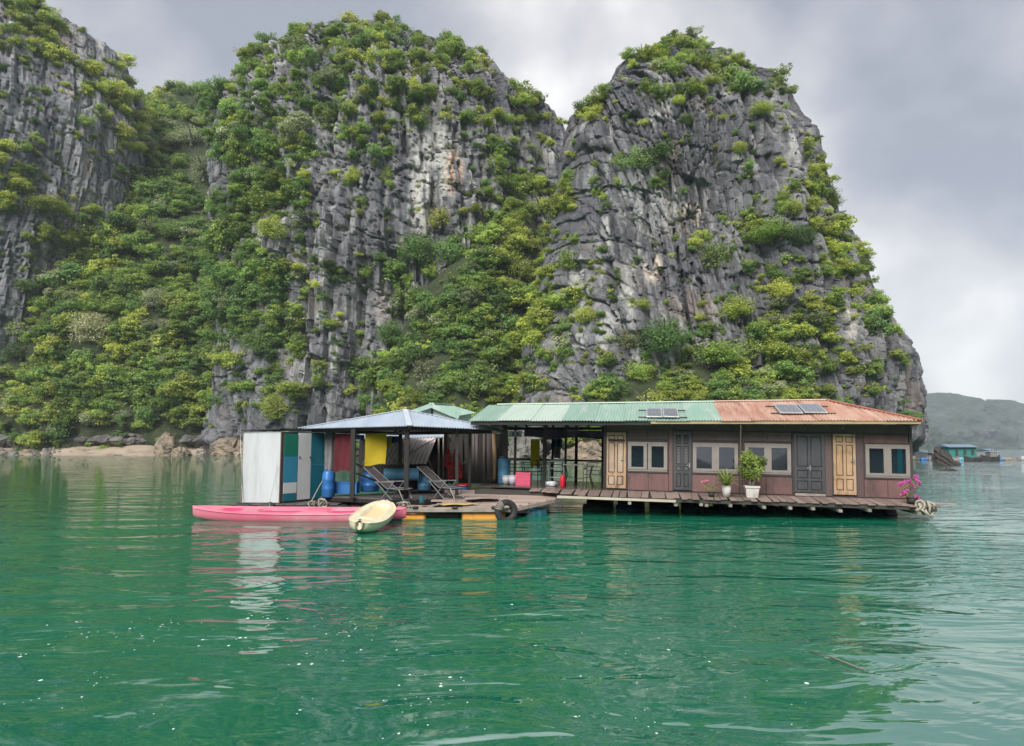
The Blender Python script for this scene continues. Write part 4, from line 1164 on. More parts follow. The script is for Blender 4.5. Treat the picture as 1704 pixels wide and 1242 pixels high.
for w, z in ((0.0, 2.12), (1.3, 2.30), (3.6, 2.32), (5.0, 2.06)):
    MB().bar((UL + 0.1, w, z - 0.12), (-0.05, w, z - 0.05), 0.08, 0.11).build('tie_beam', m_rafter, house)

# ---- walls: carcass, cladding panels, battens
HL = 8.815
MB().box((0.02, 0.03, -0.02), (HL - 0.02, 0.10, 1.98)).build('wall', m_batten, house)
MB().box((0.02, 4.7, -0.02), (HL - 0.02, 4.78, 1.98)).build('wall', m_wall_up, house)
MB().box((0.0, 0.0, -0.02), (0.07, 4.8, 2.05)).build('wall', m_wall_up, house)
MB().box((HL - 0.07, 0.0, -0.02), (HL, 4.8, 2.02)).build('wall', m_batten, house)
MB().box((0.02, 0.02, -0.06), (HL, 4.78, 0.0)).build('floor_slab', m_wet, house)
def panel(u0, u1, z0, z1, m, d=0.022):
    k_ = max(1, int(round((u1 - u0) / 0.62))); cuts_ = [u0] + sorted(u0 + (u1 - u0) * (q + rng.uniform(-.12, .12)) / k_ for q in range(1, k_)) + [u1]
    for a_, c_ in zip(cuts_[:-1], cuts_[1:]):
        dd = d + rng.uniform(-.004, .004)
        MB().bevbox((a_ + 0.004, 0.03 - dd, z0 + rng.uniform(0, .008)), (c_ - 0.004, 0.031, z1 - rng.uniform(0, .008)), 0.004).build('wall_panel', m, house)
OPEN = [('doorA', -0.01, 0.63), ('winA', 0.67, 1.86), ('doorB', 2.03, 2.59), ('winB', 2.62, 3.945), ('winC', 4.14, 5.46), ('doorC', 5.535, 6.415), ('doorD', 6.63, 7.285), ('winD', 7.535, 8.74)]
for a, b_ in ((0.66, 1.90), (2.60, 3.98), (4.06, 5.50), (7.50, 8.73)):
    mid = (a + b_) / 2 + rng.uniform(-.1, .1)
    panel(a, b_ - 0.004, 0.015, 0.545, m_wall)
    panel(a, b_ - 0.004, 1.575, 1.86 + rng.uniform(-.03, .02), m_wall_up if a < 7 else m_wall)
    MB().box((a, -0.018, 0.55), (b_, 0.028, 0.592)).build('rail', m_batten, house)
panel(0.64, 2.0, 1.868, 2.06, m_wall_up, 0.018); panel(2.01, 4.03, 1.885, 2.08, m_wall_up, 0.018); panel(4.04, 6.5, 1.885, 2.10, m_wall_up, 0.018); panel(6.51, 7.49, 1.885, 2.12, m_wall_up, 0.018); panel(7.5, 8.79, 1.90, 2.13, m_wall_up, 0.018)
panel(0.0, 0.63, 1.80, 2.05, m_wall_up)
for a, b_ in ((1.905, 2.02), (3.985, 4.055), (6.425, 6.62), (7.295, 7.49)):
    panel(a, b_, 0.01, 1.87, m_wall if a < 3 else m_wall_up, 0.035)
MB().box((8.745, -0.012, -0.02), (8.83, 0.035, 2.1)).build('corner_post', m_batten, house)
MB().box((5.50, -0.015, 0.01), (5.53, 0.03, 1.88)).build('batten', m_batten, house)

def window(u0, u1, z0, z1, gap=0.0, tilt=0.0, glass2=None):
    wdw = MB().box((u0, -0.028, z0), (u1, 0.0, z0 + 0.05)).build('window', m_frame, house)
    fr = MB()
    mid = (u0 + u1) / 2
    spans = [(u0, mid - gap / 2), (mid + gap / 2, u1)]
    fr.box((u0, -0.030, z1 - 0.05), (u1, 0.0, z1))
    for (a, b_) in spans:
        t = 0.105
        s = MB()
        s.box((a, -0.045, z0 + 0.052), (a + t, 0.0, z1 - 0.052)); s.box((b_ - t, -0.045, z0 + 0.052), (b_, 0.0, z1 - 0.052))
        s.box((a + t, -0.042, z0 + 0.052), (b_ - t, 0.0, z0 + 0.125)); s.box((a + t, -0.042, z1 - 0.125), (b_ - t, 0.0, z1 - 0.052))
        s.build('sash', m_frame, wdw)
        g_ = m_glass
        p = MB(); h0, h1 = z0 + 0.10, z1 - 0.10
        ti = math.tan(tilt) * (h1 - h0)
        p.add([(a + t - 0.01, -0.018 - ti / 2, h0), (b_ - t + 0.01, -0.018 - ti / 2, h0), (b_ - t + 0.01, -0.018 + ti / 2, h1), (a + t - 0.01, -0.018 + ti / 2, h1)], [(0, 1, 2, 3)])
        p.build('pane', g_, wdw)
    fr.build('frame', m_frame, wdw)
    if glass2:
        MB().box((u1 - 0.33, -0.0205, z0 + 0.14), (u1 - 0.20, -0.019, z1 - 0.13)).build('curtain', m_teal_glass, wdw)
    return wdw
window(0.67, 1.86, 0.595, 1.49, 0.03, 0.0)
window(2.62, 3.945, 0.60, 1.50, 0.0, R(3.3))
window(4.14, 5.46, 0.605, 1.515, 0.0, R(3.5))
window(7.535, 8.74, 0.595, 1.56, 0.0, 0.0, True)

def door(u0, u1, z0, z1, m, mp_, rows, cols=2, handle=0.9, double=False, louver=False, hside=1):
    d = MB().box((u0, -0.012, z0), (u1, 0.028, z1)).build('door', m_rafter, house)
    st = MB(); t = 0.075
    cw = (u1 - u0 - t) / cols
    for c in range(cols + 1):
        st.box((u0 + c * cw, -0.034, z0), (u0 + c * cw + t, -0.0115, z1))
    zs = [z0]
    for c in range(cols):
        for (a, b_) in rows:
            pass
    for (a, b_) in [(0.0, rows[0][0])] + [(rows[i][1], rows[i + 1][0]) for i in range(len(rows) - 1)] + [(rows[-1][1], 1.0)]:
        for c in range(cols):
            st.box((u0 + c * cw + t, -0.032, z0 + a * (z1 - z0)), (u0 + (c + 1) * cw, -0.0117, z0 + b_ * (z1 - z0)))
    st.build('door_rails', m, d)
    for ri, (a, b_) in enumerate(rows):
        for c in range(cols):
            x0, x1 = u0 + c * cw + t + 0.02, u0 + (c + 1) * cw - 0.02
            za, zb = z0 + a * (z1 - z0) + 0.02, z0 + b_ * (z1 - z0) - 0.02
            pm = MB()
            if louver and ri >= 1:
                nl = max(3, int((zb - za) / 0.045))
                for q in range(nl):
                    zq = za + (zb - za) * (q + 0.5) / nl
                    pm.add([(x0, -0.030, zq - 0.018), (x1, -0.030, zq - 0.018), (x1, -0.013, zq + 0.016), (x0, -0.013, zq + 0.016)], [(0, 1, 2, 3)])
            else:
                pm.bevbox((x0, -0.022, za), (x1, -0.0118, zb), 0.008)
            pm.build('door_panel', mp_, d)
    hx = (u0 + u1) / 2 + 0.02 if double else (u1 - 0.05 if hside > 0 else u0 + 0.05)
    MB().box((hx - 0.014, -0.045, z0 + handle - 0.07), (hx + 0.014, -0.034, z0 + handle + 0.07)).bar((hx, -0.055, z0 + handle), (hx - 0.10 * hside, -0.055, z0 + handle), 0.018).build('handle', m_metal, d)
    fr = MB(); fr.box((u0 - 0.035, -0.02, z0 - 0.02), (u0 - 0.003, 0.03, z1 + 0.035)); fr.box((u1 + 0.003, -0.02, z0 - 0.02), (u1 + 0.035, 0.03, z1 + 0.035)); fr.box((u0 - 0.003, -0.02, z1 + 0.003), (u1 + 0.003, 0.03, z1 + 0.035))
    fr.build('door_frame', m_batten, d)
    return d
R4 = [(0.06, 0.22), (0.28, 0.82), (0.87, 0.95)]
d_ = door(0.0, 0.61, 0.055, 1.765, m_doorwood, m_doorpanel, R4, handle=0.88); d_['label'] = 'peeling tan panelled door at the open end'
MB().box((0.06, -0.040, 1.48), (0.57, -0.0345, 1.55)).build('bolt_bar', m_rafter, d_)
d_ = door(2.05, 2.57, 0.06, 1.82, m_doordark, m_doordark, [(0.05, 0.28), (0.33, 0.40), (0.44, 0.75), (0.79, 0.95)], handle=0.75, louver=True); d_['label'] = 'narrow charcoal louvred door'
d_ = door(5.55, 6.40, 0.10, 1.82, m_doordark, m_doordark, [(0.04, 0.20), (0.24, 0.38), (0.44, 0.96)], handle=0.72, double=True); d_['label'] = 'charcoal double door'
d_ = door(6.65, 7.27, 0.07, 1.84, m_doorwood, m_doorwood, [(0.07, 0.26), (0.31, 0.82), (0.86, 0.96)], handle=0.98); d_['label'] = 'yellowish peeling panelled door'
MB().box((5.56, -0.10, 0.005), (6.40, 0.0, 0.075)).build('door_step', m_beam, house)
MB().tube([(0.25, -0.5, 2.0), (0.55, -0.45, 1.97), (1.0, -0.4, 1.93), (1.5, -0.42, 1.95), (2.2, -0.45, 2.0)], 0.008, 5).build('cable', m_rubber, house)
MB().tube([(3.95, E0 + 0.05, 2.03), (4.0, -0.12, 0.9), (4.05, -0.05, 0.0)], 0.014, 6).build('downpipe', mat('brown_pipe', (0.16, 0.12, 0.10), (0.22, 0.17, 0.14), 5, 0.6), house)

# ---- open pavilion end: posts, floor, navy valance
for (u, w, s, top) in ((-3.78, 3.0, 0.11, 2.45), (-2.08, 1.25, 0.115, 2.25), (-1.50, 2.45, 0.075, 2.5), (-0.03, -0.02, 0.09, 2.08), (-3.7, 5.0, 0.09, 2.1), (-2.25, 5.0, 0.09, 2.1), (-1.35, 5.0, 0.11, 2.1), (-0.35, 5.0, 0.09, 2.1)):
    MB().box((u - s / 2, w - s / 2, -0.02), (u + s / 2, w + s / 2, top)).build('post', m_post, house)
for i in range(24):
    w0 = -0.05 + i * 0.215
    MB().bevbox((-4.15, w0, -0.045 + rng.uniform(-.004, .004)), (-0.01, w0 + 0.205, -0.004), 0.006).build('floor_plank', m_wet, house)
MB().bar((-4.1, 5.0, 0.78), (-0.02, 5.0, 0.78), 0.05, 0.07).build('railing', m_post, house)
m_navy = mat('navy_tarpaulin', (0.010, 0.012, 0.045), (0.016, 0.018, 0.06), 3, 0.5)
vb = MB(); vb.grid(lambda s, t: Vector((-3.35 + 3.32 * s, 4.9 + 0.03 * math.sin(s * 26) * (1 - t), 1.62 + 0.30 * t + 0.025 * math.sin(s * 11 + 1) * (1 - t))), 60, 4)
vb.build('valance', m_navy, house)
MB().box((-1.75, 2.0, 2.07), (-0.55, 2.55, 2.085)).build('skylight_panel', mat('translucent_panel', (0.72, 0.76, 0.72), (0.65, 0.70, 0.66), 2, 0.4), house)

# ---- walkway in front of the house
walk = empty('walkway', hm(0, 0, 0), 'weathered plank walkway running along the house front', 'walkway')
def wz(w): return -0.005 + w * 0.06
u = -2.3
pk_cache = []
while u < 9.0:
    wd = rng.uniform(0.155, 0.215); gap = rng.uniform(0.008, 0.028)
    L0 = (-1.42 if u > -0.6 else -1.42 + 0.42 * (-0.6 - u)) + rng.uniform(-0.05, 0.05)
    if rng.random() < 0.06: L0 += 0.15
    p = MB().bevbox((0, L0, -0.035), (wd, -0.022, 0.0), 0.006).build('plank', m_plank, walk)
    p.matrix_local = Matrix.Translation((u, 0, -0.006 + rng.uniform(-.006, .006))) @ Matrix.Rotation(0.06 + rng.uniform(-.006, .006), 4, 'X') @ Matrix.Rotation(rng.uniform(-.035, .035), 4, 'Z')
    u += wd + gap
MB().bar((-1.35, -1.40, wz(-1.4) - 0.085), (2.05, -1.45, wz(-1.4) - 0.095), 0.07, 0.07).build('edge_beam', mat('pale_timber', (0.48, 0.42, 0.34), (0.38, 0.33, 0.27), 2, 0.7), walk)
MB().bar((2.0, -1.30, wz(-1.3) - 0.095), (8.95, -1.30, wz(-1.3) - 0.095), 0.09, 0.08).build('edge_beam', m_under, walk)
for w in (-0.6, 0.0, 2.2, 4.6):
    MB().bar((-4.0, w, -0.16), (8.9, w, -0.16), 0.12, 0.14).build('bearer', m_under, walk)
for u in (0.75, 2.05, 2.75, 2.9, 3.55, 4.45, 5.15, 5.75, 6.45, 7.2, 8.45):
    dz = rng.uniform(-0.06, 0.0)
    MB().box((u - 0.045, -1.50 + rng.uniform(-.04, .04), wz(-1.4) - 0.20 + dz), (u + 0.045, 0.5, wz(-1.4) - 0.125 + dz)).build('joist', m_beam, walk)
def drum(mb, p, axis, L, r):
    q = Vector((0, 0, 1)).rotation_difference(Vector(axis)); M = Matrix.Translation(p) @ q.to_matrix().to_4x4()
    mb.lathe([(0.0, -L / 2), (r * 0.93, -L / 2), (r, -L / 2 + 0.03), (r, -L * 0.18), (r * 1.04, -L * 0.16), (r, -L * 0.14), (r, L * 0.14), (r * 1.04, L * 0.16), (r, L * 0.18), (r, L / 2 - 0.03), (r * 0.93, L / 2), (0.0, L / 2)], 18, M)
    return mb
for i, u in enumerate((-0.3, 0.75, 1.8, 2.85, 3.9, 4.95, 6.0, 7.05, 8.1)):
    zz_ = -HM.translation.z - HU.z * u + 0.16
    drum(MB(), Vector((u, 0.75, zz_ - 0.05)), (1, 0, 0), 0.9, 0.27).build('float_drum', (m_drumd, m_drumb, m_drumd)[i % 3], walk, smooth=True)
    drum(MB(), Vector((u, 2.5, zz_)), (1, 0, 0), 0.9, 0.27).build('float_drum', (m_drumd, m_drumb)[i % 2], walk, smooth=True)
for (u, w, L, a) in ((8.5, -0.5, 1.2, -0.15), (8.4, -0.8, 1.0, 0.1)):
    MB().bar((u, w, -0.05), (u + L * math.cos(a), w + L * math.sin(a), -0.06), 0.12, 0.03).build('loose_board', m_tan, walk)

# ---- solar panels
m_cell = mat('solar_cells', (0.16, 0.17, 0.20), (0.20, 0.21, 0.24), 6, 0.25, spec=0.7)
m_alu = mat('aluminium', (0.62, 0.63, 0.64), (0.55, 0.56, 0.57), 4, 0.35, metallic=0.5)
def roof_pt(px, py):
    o, d = hray(px, py)
    lo, hi = 10.0, 40.0
    for _ in range(50):
        mid = (lo + hi) / 2; p = o + d * mid
        if p.z - roof_f(p.x, p.y) > 0 or p.y < E0: lo = mid
        else: hi = mid
    return o + d * lo
for (x0, x1, ya, yb, lab) in ((1076, 1103.5, 687.5, 700, 'left one of the two small solar panels on the green roof'), (1104, 1131, 687.5, 700, 'right one of the two small solar panels on the green roof'),
                              (1298, 1338, 681, 693.5, 'left one of the two solar panels on the rust-red roof'), (1339, 1379, 680, 693, 'right one of the two solar panels on the rust-red roof')):
    a, b_ = roof_pt(x0, yb), roof_pt(x1, yb); c_ = roof_pt(x0 + (7 if x0 < 1200 else 3), ya)
    u0, u1, w0, w1 = a.x, b_.x, a.y, max(c_.y, a.y + 0.62)
    sl = math.atan2(roof_f(u0, w1) - roof_f(u0, w0), w1 - w0)
    t = empty('solar_panel', HM @ Matrix.Translation((u0, w0, roof_f(u0, w0) + 0.10)) @ Matrix.Rotation(sl + 0.03, 4, 'X'), lab, 'solar panel', 'solar panels on the roof')
    Wd, Hd = u1 - u0 - 0.02, w1 - w0
    fr = MB(); fr.box((0, 0, 0), (Wd, 0.03, 0.035)); fr.box((0, Hd - 0.03, 0), (Wd, Hd, 0.035)); fr.box((0, 0.03, 0), (0.03, Hd - 0.03, 0.035)); fr.box((Wd - 0.03, 0.03, 0), (Wd, Hd - 0.03, 0.035))
    fr.build('frame', m_alu, t)
    for q in range(4):
        MB().box((0.032 + q * (Wd - 0.06) / 4 + 0.004, 0.032, 0.012), (0.032 + (q + 1) * (Wd - 0.06) / 4 - 0.004, Hd - 0.032, 0.026)).build('cell_strip', m_cell, t)
    rl = MB(); rl.bar((-0.25, 0.1, -0.025), (Wd + 0.25, 0.1, -0.025), 0.03); rl.bar((-0.25, Hd - 0.1, -0.025), (Wd + 0.25, Hd - 0.1, -0.025), 0.03)
    rl.build('mounting_rail', m_rafter, t)

# ================================================================== left deck, pavilion and cabins (world coordinates)
deck = empty('plank_deck', wm(0, 0, 0), 'low bleached plank deck on orange floats beside the pavilion', 'deck')
m_deckpl = m_tan
y = 20.95
i = 0
while y < 23.6:
    wd = rng.uniform(0.17, 0.26)
    f = (y - 20.95) / 2.65
    z = 0.50 + 0.36 * max(0, (f - 0.12)) ** 0.9
    xr_ = 0.0 + 1.55 * min(1, max(0, (y - 21.1) / 1.5)) + rng.uniform(-.06, .10)
    xl_ = -3.0 + rng.uniform(-.3, .2) if y < 21.5 else -2.2 + rng.uniform(-.2, .2)
    cuts = [xl_, xl_ + (xr_ - xl_) * rng.uniform(.35, .65), xr_]
    for a, b_ in zip(cuts[:-1], cuts[1:]):
        p = MB().bevbox((a + 0.006, 0, -0.03), (b_ - 0.006, wd, 0), 0.005).build('plank', m_deckpl, deck)
        p.matrix_local = Matrix.Translation((0, y, z + rng.uniform(-.008, .008))) @ Matrix.Rotation(rng.uniform(-.012, .012), 4, 'Z') @ Matrix.Rotation(0.11 if f > 0.12 else 0.0, 4, 'X')
    y += wd + rng.uniform(0.008, 0.022)
MB().bevbox((-5.1, 20.86, 0.385), (0.05, 20.94, 0.485), 0.008).build('edge_beam', m_beam, deck)
MB().bevbox((-5.4, 21.0, 0.35), (-2.9, 21.28, 0.47), 0.01).build('edge_beam', m_beam, deck)
MB().bar((-0.05, 21.0, 0.42), (1.25, 22.35, 0.60), 0.09, 0.10).build('edge_beam', m_tan, deck)
for y in (21.6, 22.6, 23.4):
    MB().bar((-3.2, y, 0.33), (0.5, y, 0.38), 0.12, 0.14).build('bearer', m_under, deck)
for (x0, x1, y0, y1, z1) in ((-3.08, -2.42, 20.98, 21.7, 0.30), (-1.40, -0.20, 20.97, 21.9, 0.385)):
    MB().bevbox((x0, y0, -0.35), (x1, y1, z1), 0.05).build('float_block', m_orange, deck)
MB().box((-2.35, 21.3, -0.3), (-1.5, 22.0, 0.30)).build('float_block', m_under, deck)
drum(MB(), Vector((0.62, 22.0, 0.20)), (0.75, 0.66, 0), 0.75, 0.22).build('float_drum', m_tealp, deck, smooth=True)
drum(MB(), Vector((0.25, 22.2, 0.12)), (0.75, 0.66, 0), 0.85, 0.27).build('float_drum', m_tealp, deck, smooth=True)
for x in (-4.6, -4.0, -3.5, -2.7, -1.6, -0.5):
    MB().bevbox((x - 0.08, 20.80, 0.49), (x + 0.08, 21.05, 0.54), 0.02).build('cleat', m_rubber, deck)

# tyre fender
t = empty('tyre_fender', wm(-0.16, 20.72, 0.42, R(25)), 'black rubber tyre hung as a fender at the deck corner', 'tyre')
ty = MB(); prof = []
for k in range(40):
    a = 2 * math.pi * k / 40; prof.append((0.0, 0, 0))
vs_, fs = [], []
for k in range(40):
    a = 2 * math.pi * k / 40
    for j in range(12):
        b_ = 2 * math.pi * j / 12
        rr = 0.245 + 0.085 * math.copysign(abs(math.cos(b_)) ** 0.7, math.cos(b_)) + (0.008 if (k % 2 and math.cos(b_) > 0.6) else 0)
        yy = 0.095 * math.copysign(abs(math.sin(b_)) ** 0.7, math.sin(b_))
        vs_.append((rr * math.cos(a), yy, rr * math.sin(a)))
for k in range(40):
    for j in range(12):
        fs.append((k * 12 + j, k * 12 + (j + 1) % 12, ((k + 1) % 40) * 12 + (j + 1) % 12, ((k + 1) % 40) * 12 + j))
ty.add(vs_, fs); ty.build('tread', m_rubber, t, smooth=True)
rp = MB()
for k in range(5):
    a = 2.2 + k * 0.16; c = Vector((0.245 * math.cos(a), 0, 0.245 * math.sin(a)))
    ring = []
    for j in range(12):
        b_ = 2 * math.pi * j / 12
        ring.append((c.x + 0.105 * math.cos(b_) * math.cos(a), 0.115 * math.sin(b_), c.z + 0.105 * math.cos(b_) * math.sin(a)))
    rp.tube(ring, 0.012, 5, True)
rp.build('rope_wrap', m_rope, t, smooth=True)

# ---- hip-roofed pavilion
GF, GR, GLc = Vector((-2.97, 21.45, 2.80)), Vector((-0.27, 24.0, 2.745)), Vector((-6.92, 24.05, 2.79))
GB = GLc + GR - GF; GA = Vector((-3.46, 24.0, 3.38))
pav = empty('pavilion', wm(GA.x, GA.y, 0.0), 'open pavilion with dark posts and pale blue hipped roof', 'pavilion')
PI_ = Matrix.Translation(-Vector((GA.x, GA.y, 0)))
def tri_sheet(A, B, C, name, m, par):
    """ribbed triangular roof face: eave A-B, apex C"""
    A, B, C = Vector(A), Vector(B), Vector(C)
    L = (B - A).length; ex = (B - A) / L
    foot = (C - A).dot(ex); nrm = ex.cross(C - A).normalized()
    if nrm.z < 0: nrm = -nrm
    pitch = 0.105; n = int(L / pitch * 6); mb = MB(); vs_ = []; fs = []
    for i in range(n + 1):
        d = L * i / n
        tmax = d / foot if d < foot else (L - d) / (L - foot)
        base = A + ex * d; top = base + ((C - A) - ex * foot) * max(tmax, 0.0)
        for j in range(4):
            vs_.append(base.lerp(top, j / 3) + nrm * 0.02 * math.sin(2 * math.pi * d / pitch))
    for i in range(n):
        for j in range(3):
            fs.append((i * 4 + j, i * 4 + 4 + j, i * 4 + 5 + j, i * 4 + 1 + j))
    mb.add(vs_, fs); mb.add([Vector(v) - Vector((0, 0, 0.005)) for v in vs_], [tuple(reversed(f)) for f in fs])
    return mb.build(name, m, par, smooth=True)
T = lambda v: PI_ @ Vector(v)
groof = MB().lathe([(0.055, 0.02), (0.06, 0.06), (0.05, 0.10), (0.0, 0.12)], 12, Matrix.Translation(T(GA))).build('roof', m_fascia, pav)
groof['label'] = 'pale blue corrugated hipped roof with small finial'
for (a, b_) in ((GLc, GF), (GF, GR), (GR, GB), (GB, GLc)):
    tri_sheet(T(a), T(b_), T(GA), 'roof_sheet', m_blue, groof)
m_capb = mat('pale_blue_cap', (0.50, 0.57, 0.62), (0.44, 0.51, 0.57), 3, 0.4)
for c in (GF, GR, GLc, GB):
    MB().bar(T(c) + Vector((0, 0, 0.02)), T(GA) + Vector((0, 0, 0.025)), 0.17, 0.02).build('hip_cap', m_capb, groof)
def inset(c, k=0.13): return c + (Vector((GA.x, GA.y, c.z)) - c) * k
ins = [inset(c) for c in (GF, GR, GB, GLc)]
for a, b_ in zip(ins, ins[1:] + ins[:1]):
    MB().bar(T(a) - Vector((0, 0, 0.06)), T(b_) - Vector((0, 0, 0.06)), 0.07, 0.11).build('plate_beam', m_post, pav)
for c in (GF, GR, GLc, GB):
    MB().bar(T(c) + Vector((0, 0, -0.04)), T(GA) + Vector((0, 0, -0.05)), 0.06, 0.08).build('rafter', m_rafter, pav)
FZ = 0.68
posts = []
for (px, Y, s, big) in ((678, 21.95, 0.135, 1), (589, 22.75, 0.13, 1), (557, 24.1, 0.11, 1), (761, 22.95, 0.095, 1), (782, 23.75, 0.085, 1), (667, 24.6, 0.11, 1), (742, 25.2, 0.11, 1)):
    x = (px - 852) / F * Y
    # height of roof soffit above this point
    MB().box((x - s / 2, Y - s / 2, FZ - 0.04), (x + s / 2, Y + s / 2, 2.86 if Y > 24.3 else 2.74)).build('post', m_post, pav).matrix_local = Matrix.Translation(-Vector((GA.x, GA.y, 0)))
e1, e2 = (GLc - GF).normalized(), (GR - GF).normalized(); e1.z = e2.z = 0
fl0 = Vector((-2.98, 21.72, 0)); W1, W2 = 3.75, 3.2
n = 17
for i in range(n):
    a = fl0 + e2 * (W2 * i / n); 
    b = MB().bar(T(a + e2 * (W2 / n / 2)) + Vector((0, 0, FZ - 0.02)), T(a + e2 * (W2 / n / 2) + e1 * (W1 + rng.uniform(-.03, .03))) + Vector((0, 0, FZ - 0.02 - 0.04)), W2 / n - 0.012, 0.035)
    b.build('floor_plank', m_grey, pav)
for (a, b_) in ((fl0, fl0 + e1 * W1), (fl0, fl0 + e2 * W2)):
    MB().bar(T(a) + Vector((0, 0, FZ - 0.10)), T(b_) + Vector((0, 0, FZ - 0.12)), 0.08, 0.11).build('edge_beam', m_post, pav)
for k in range(4):
    a = fl0 + e2 * (0.3 + k * 0.85)
    MB().bar(T(a) + Vector((0, 0, FZ - 0.22)), T(a + e1 * W1) + Vector((0, 0, FZ - 0.24)), 0.1, 0.12).build('bearer', m_under, pav)
bx_ = lambda px, py, Y: T(at(px, py, Y))
MB().bar(bx_(593, 772, 22.8), bx_(640, 800, 23.6), 0.05).build('brace', m_post, pav)
MB().bar(bx_(593, 788, 22.8), bx_(630, 802, 23.4), 0.05).build('brace', m_post, pav)
MB().tube([bx_(560, 726, 24.0), bx_(600, 722, 23.2), bx_(645, 722, 23.0), bx_(676, 720, 22.0)], 0.008, 5).build('washing_line', m_rope, pav)
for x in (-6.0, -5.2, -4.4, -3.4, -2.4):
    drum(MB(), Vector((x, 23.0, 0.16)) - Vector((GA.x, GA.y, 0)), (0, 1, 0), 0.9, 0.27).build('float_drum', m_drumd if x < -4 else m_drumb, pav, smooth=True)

# ---- white cabin with coloured doors
m_cabw = mat('white_cabin_panel', (0.54, 0.555, 0.575), (0.47, 0.485, 0.505), 1.0, 0.4, 0, None, (2.2, 2.2, 0.3), dirt=(0.33, 0.31, 0.28), dirt_amt=0.45, dirt_scale=1.6)
m_cgreen = mat('green_door_panel', (0.01, 0.16, 0.11), (0.012, 0.19, 0.13), 2, 0.4)
m_cblue = mat('blue_door_panel', (0.045, 0.26, 0.40), (0.04, 0.23, 0.36), 2, 0.4)
m_cteal = mat('teal_cabin_panel', (0.015, 0.15, 0.21), (0.02, 0.17, 0.24), 2, 0.4, dirt=(0.02, 0.08, 0.1), dirt_amt=0.4)
m_cwhite2 = mat('cream_door_panel', (0.66, 0.65, 0.645), (0.60, 0.59, 0.585), 2, 0.5)
C0 = Vector((-7.12, 22.95, 0.50)); CLf = Vector((-8.33, 23.05, 0.52)); CRt = Vector((-6.20, 24.45, 0.55)); CBk = CLf + CRt - C0
cab = empty('cabin', wm(C0.x, C0.y, 0.0), 'white flat-roofed cabin with green, blue and teal doors at the deck end', 'cabin')
CT = lambda v: Vector(v) - Vector((C0.x, C0.y, 0))
def wallseg(P, Q, z0, z1, th, name, m, off=0.0, parent=None):
    P, Q = CT(P), CT(Q); d = (Q - P).normalized(); nrm = Vector((d.y, -d.x, 0)).normalized()
    if nrm.y > 0: nrm = -nrm
    P2, Q2 = P + nrm * off, Q + nrm * off
    mb = MB(); vs_ = []
    for z in (z0, z1):
        for v, k in ((P2, 1), (Q2, 1), (Q2, 0), (P2, 0)):
            w = v + nrm * th * k; vs_.append((w.x, w.y, z))
    mb.add(vs_, [(3, 2, 1, 0), (4, 5, 6, 7), (0, 1, 5, 4), (1, 2, 6, 5), (2, 3, 7, 6), (3, 0, 4, 7)])
    return mb.build(name, m, parent or cab)
Z0, Z1 = 0.50, 2.66
wallseg(CLf, C0, Z0, Z1, 0.04, 'wall', m_cabw)
wallseg(C0, CRt, Z0, Z1, 0.03, 'wall', m_batten)
wallseg(CLf, CBk, Z0, Z1, 0.04, 'wall', m_cabw)
lp = lambda f: C0.lerp(CRt, f)
wallseg(CLf.lerp(C0, 0.985), CLf.lerp(C0, 1.0), Z0, Z1 + 0.01, 0.015, 'corner_trim', m_doorpanel, 0.041)
wallseg(CLf.lerp(C0, 0.0), CLf.lerp(C0, 0.012), Z0, Z1 + 0.01, 0.015, 'corner_trim', m_doorpanel, 0.041)
dr = wallseg(lp(0.03), lp(0.345), Z0 + 0.03, Z1 - 0.05, 0.03, 'door', m_batten, 0.032)
H_ = Z1 - Z0 - 0.08
for (a, b_, m) in ((0.0, 0.115, m_cteal), (0.115, 0.275, m_cwhite2), (0.275, 0.66, m_cblue), (0.66, 1.0, m_cgreen)):
    wallseg(lp(0.04), lp(0.335), Z0 + 0.03 + H_ * a, Z0 + 0.03 + H_ * b_ - 0.004, 0.012, 'door_panel', m, 0.063, dr)
d2 = wallseg(lp(0.36), lp(0.66), Z0 + 0.05, Z1 - 0.02, 0.035, 'door', m_cwhite2, 0.032)
wallseg(lp(0.37), lp(0.40), 1.86, 1.90, 0.03, 'latch', m_metal, 0.068, d2); wallseg(lp(0.62), lp(0.655), 1.86, 1.90, 0.03, 'latch', m_metal, 0.068, d2)
d3 = wallseg(lp(0.675), lp(0.99), Z0 + 0.04, Z1 - 0.03, 0.035, 'door', m_cteal, 0.032)
wallseg(lp(0.675), lp(0.99), 1.60, 1.63, 0.012, 'door_rail', m_cblue, 0.068, d3)
rf = MB(); rf.add([CT(CLf + Vector((-.06, -.10, 2.16))), CT(C0 + Vector((0.0, -.14, 2.235))), CT(CRt + Vector((.10, 0, 2.16))), CT(CBk + Vector((0, .1, 2.16))),
                   CT(CLf + Vector((-.06, -.10, 2.20))), CT(C0 + Vector((0.0, -.14, 2.275))), CT(CRt + Vector((.10, 0, 2.20))), CT(CBk + Vector((0, .1, 2.20)))],
                  [(3, 2, 1, 0), (4, 5, 6, 7), (0, 1, 5, 4), (1, 2, 6, 5), (2, 3, 7, 6), (3, 0, 4, 7)])
rf.build('roof', m_rubber, cab)
cdk = empty('cabin_raft', wm(-7.2, 23.3, 0.0), 'dark timber raft under the white cabin', 'raft')
CD = Vector((7.2, -23.3, 0))
for i in range(10):
    a = Vector((-8.55 + i * 0.33, 22.70, 0.47)) + CD
    MB().bevbox((a.x, a.y, 0.44), (a.x + 0.31, a.y + 2.3, 0.475), 0.006).build('plank', m_grey, cdk)
for y in (22.75, 23.6, 24.7):
    MB().bar(Vector((-8.6, y, 0.36)) + CD, Vector((-5.2, y, 0.36)) + CD, 0.14, 0.14).build('bearer', m_under, cdk)
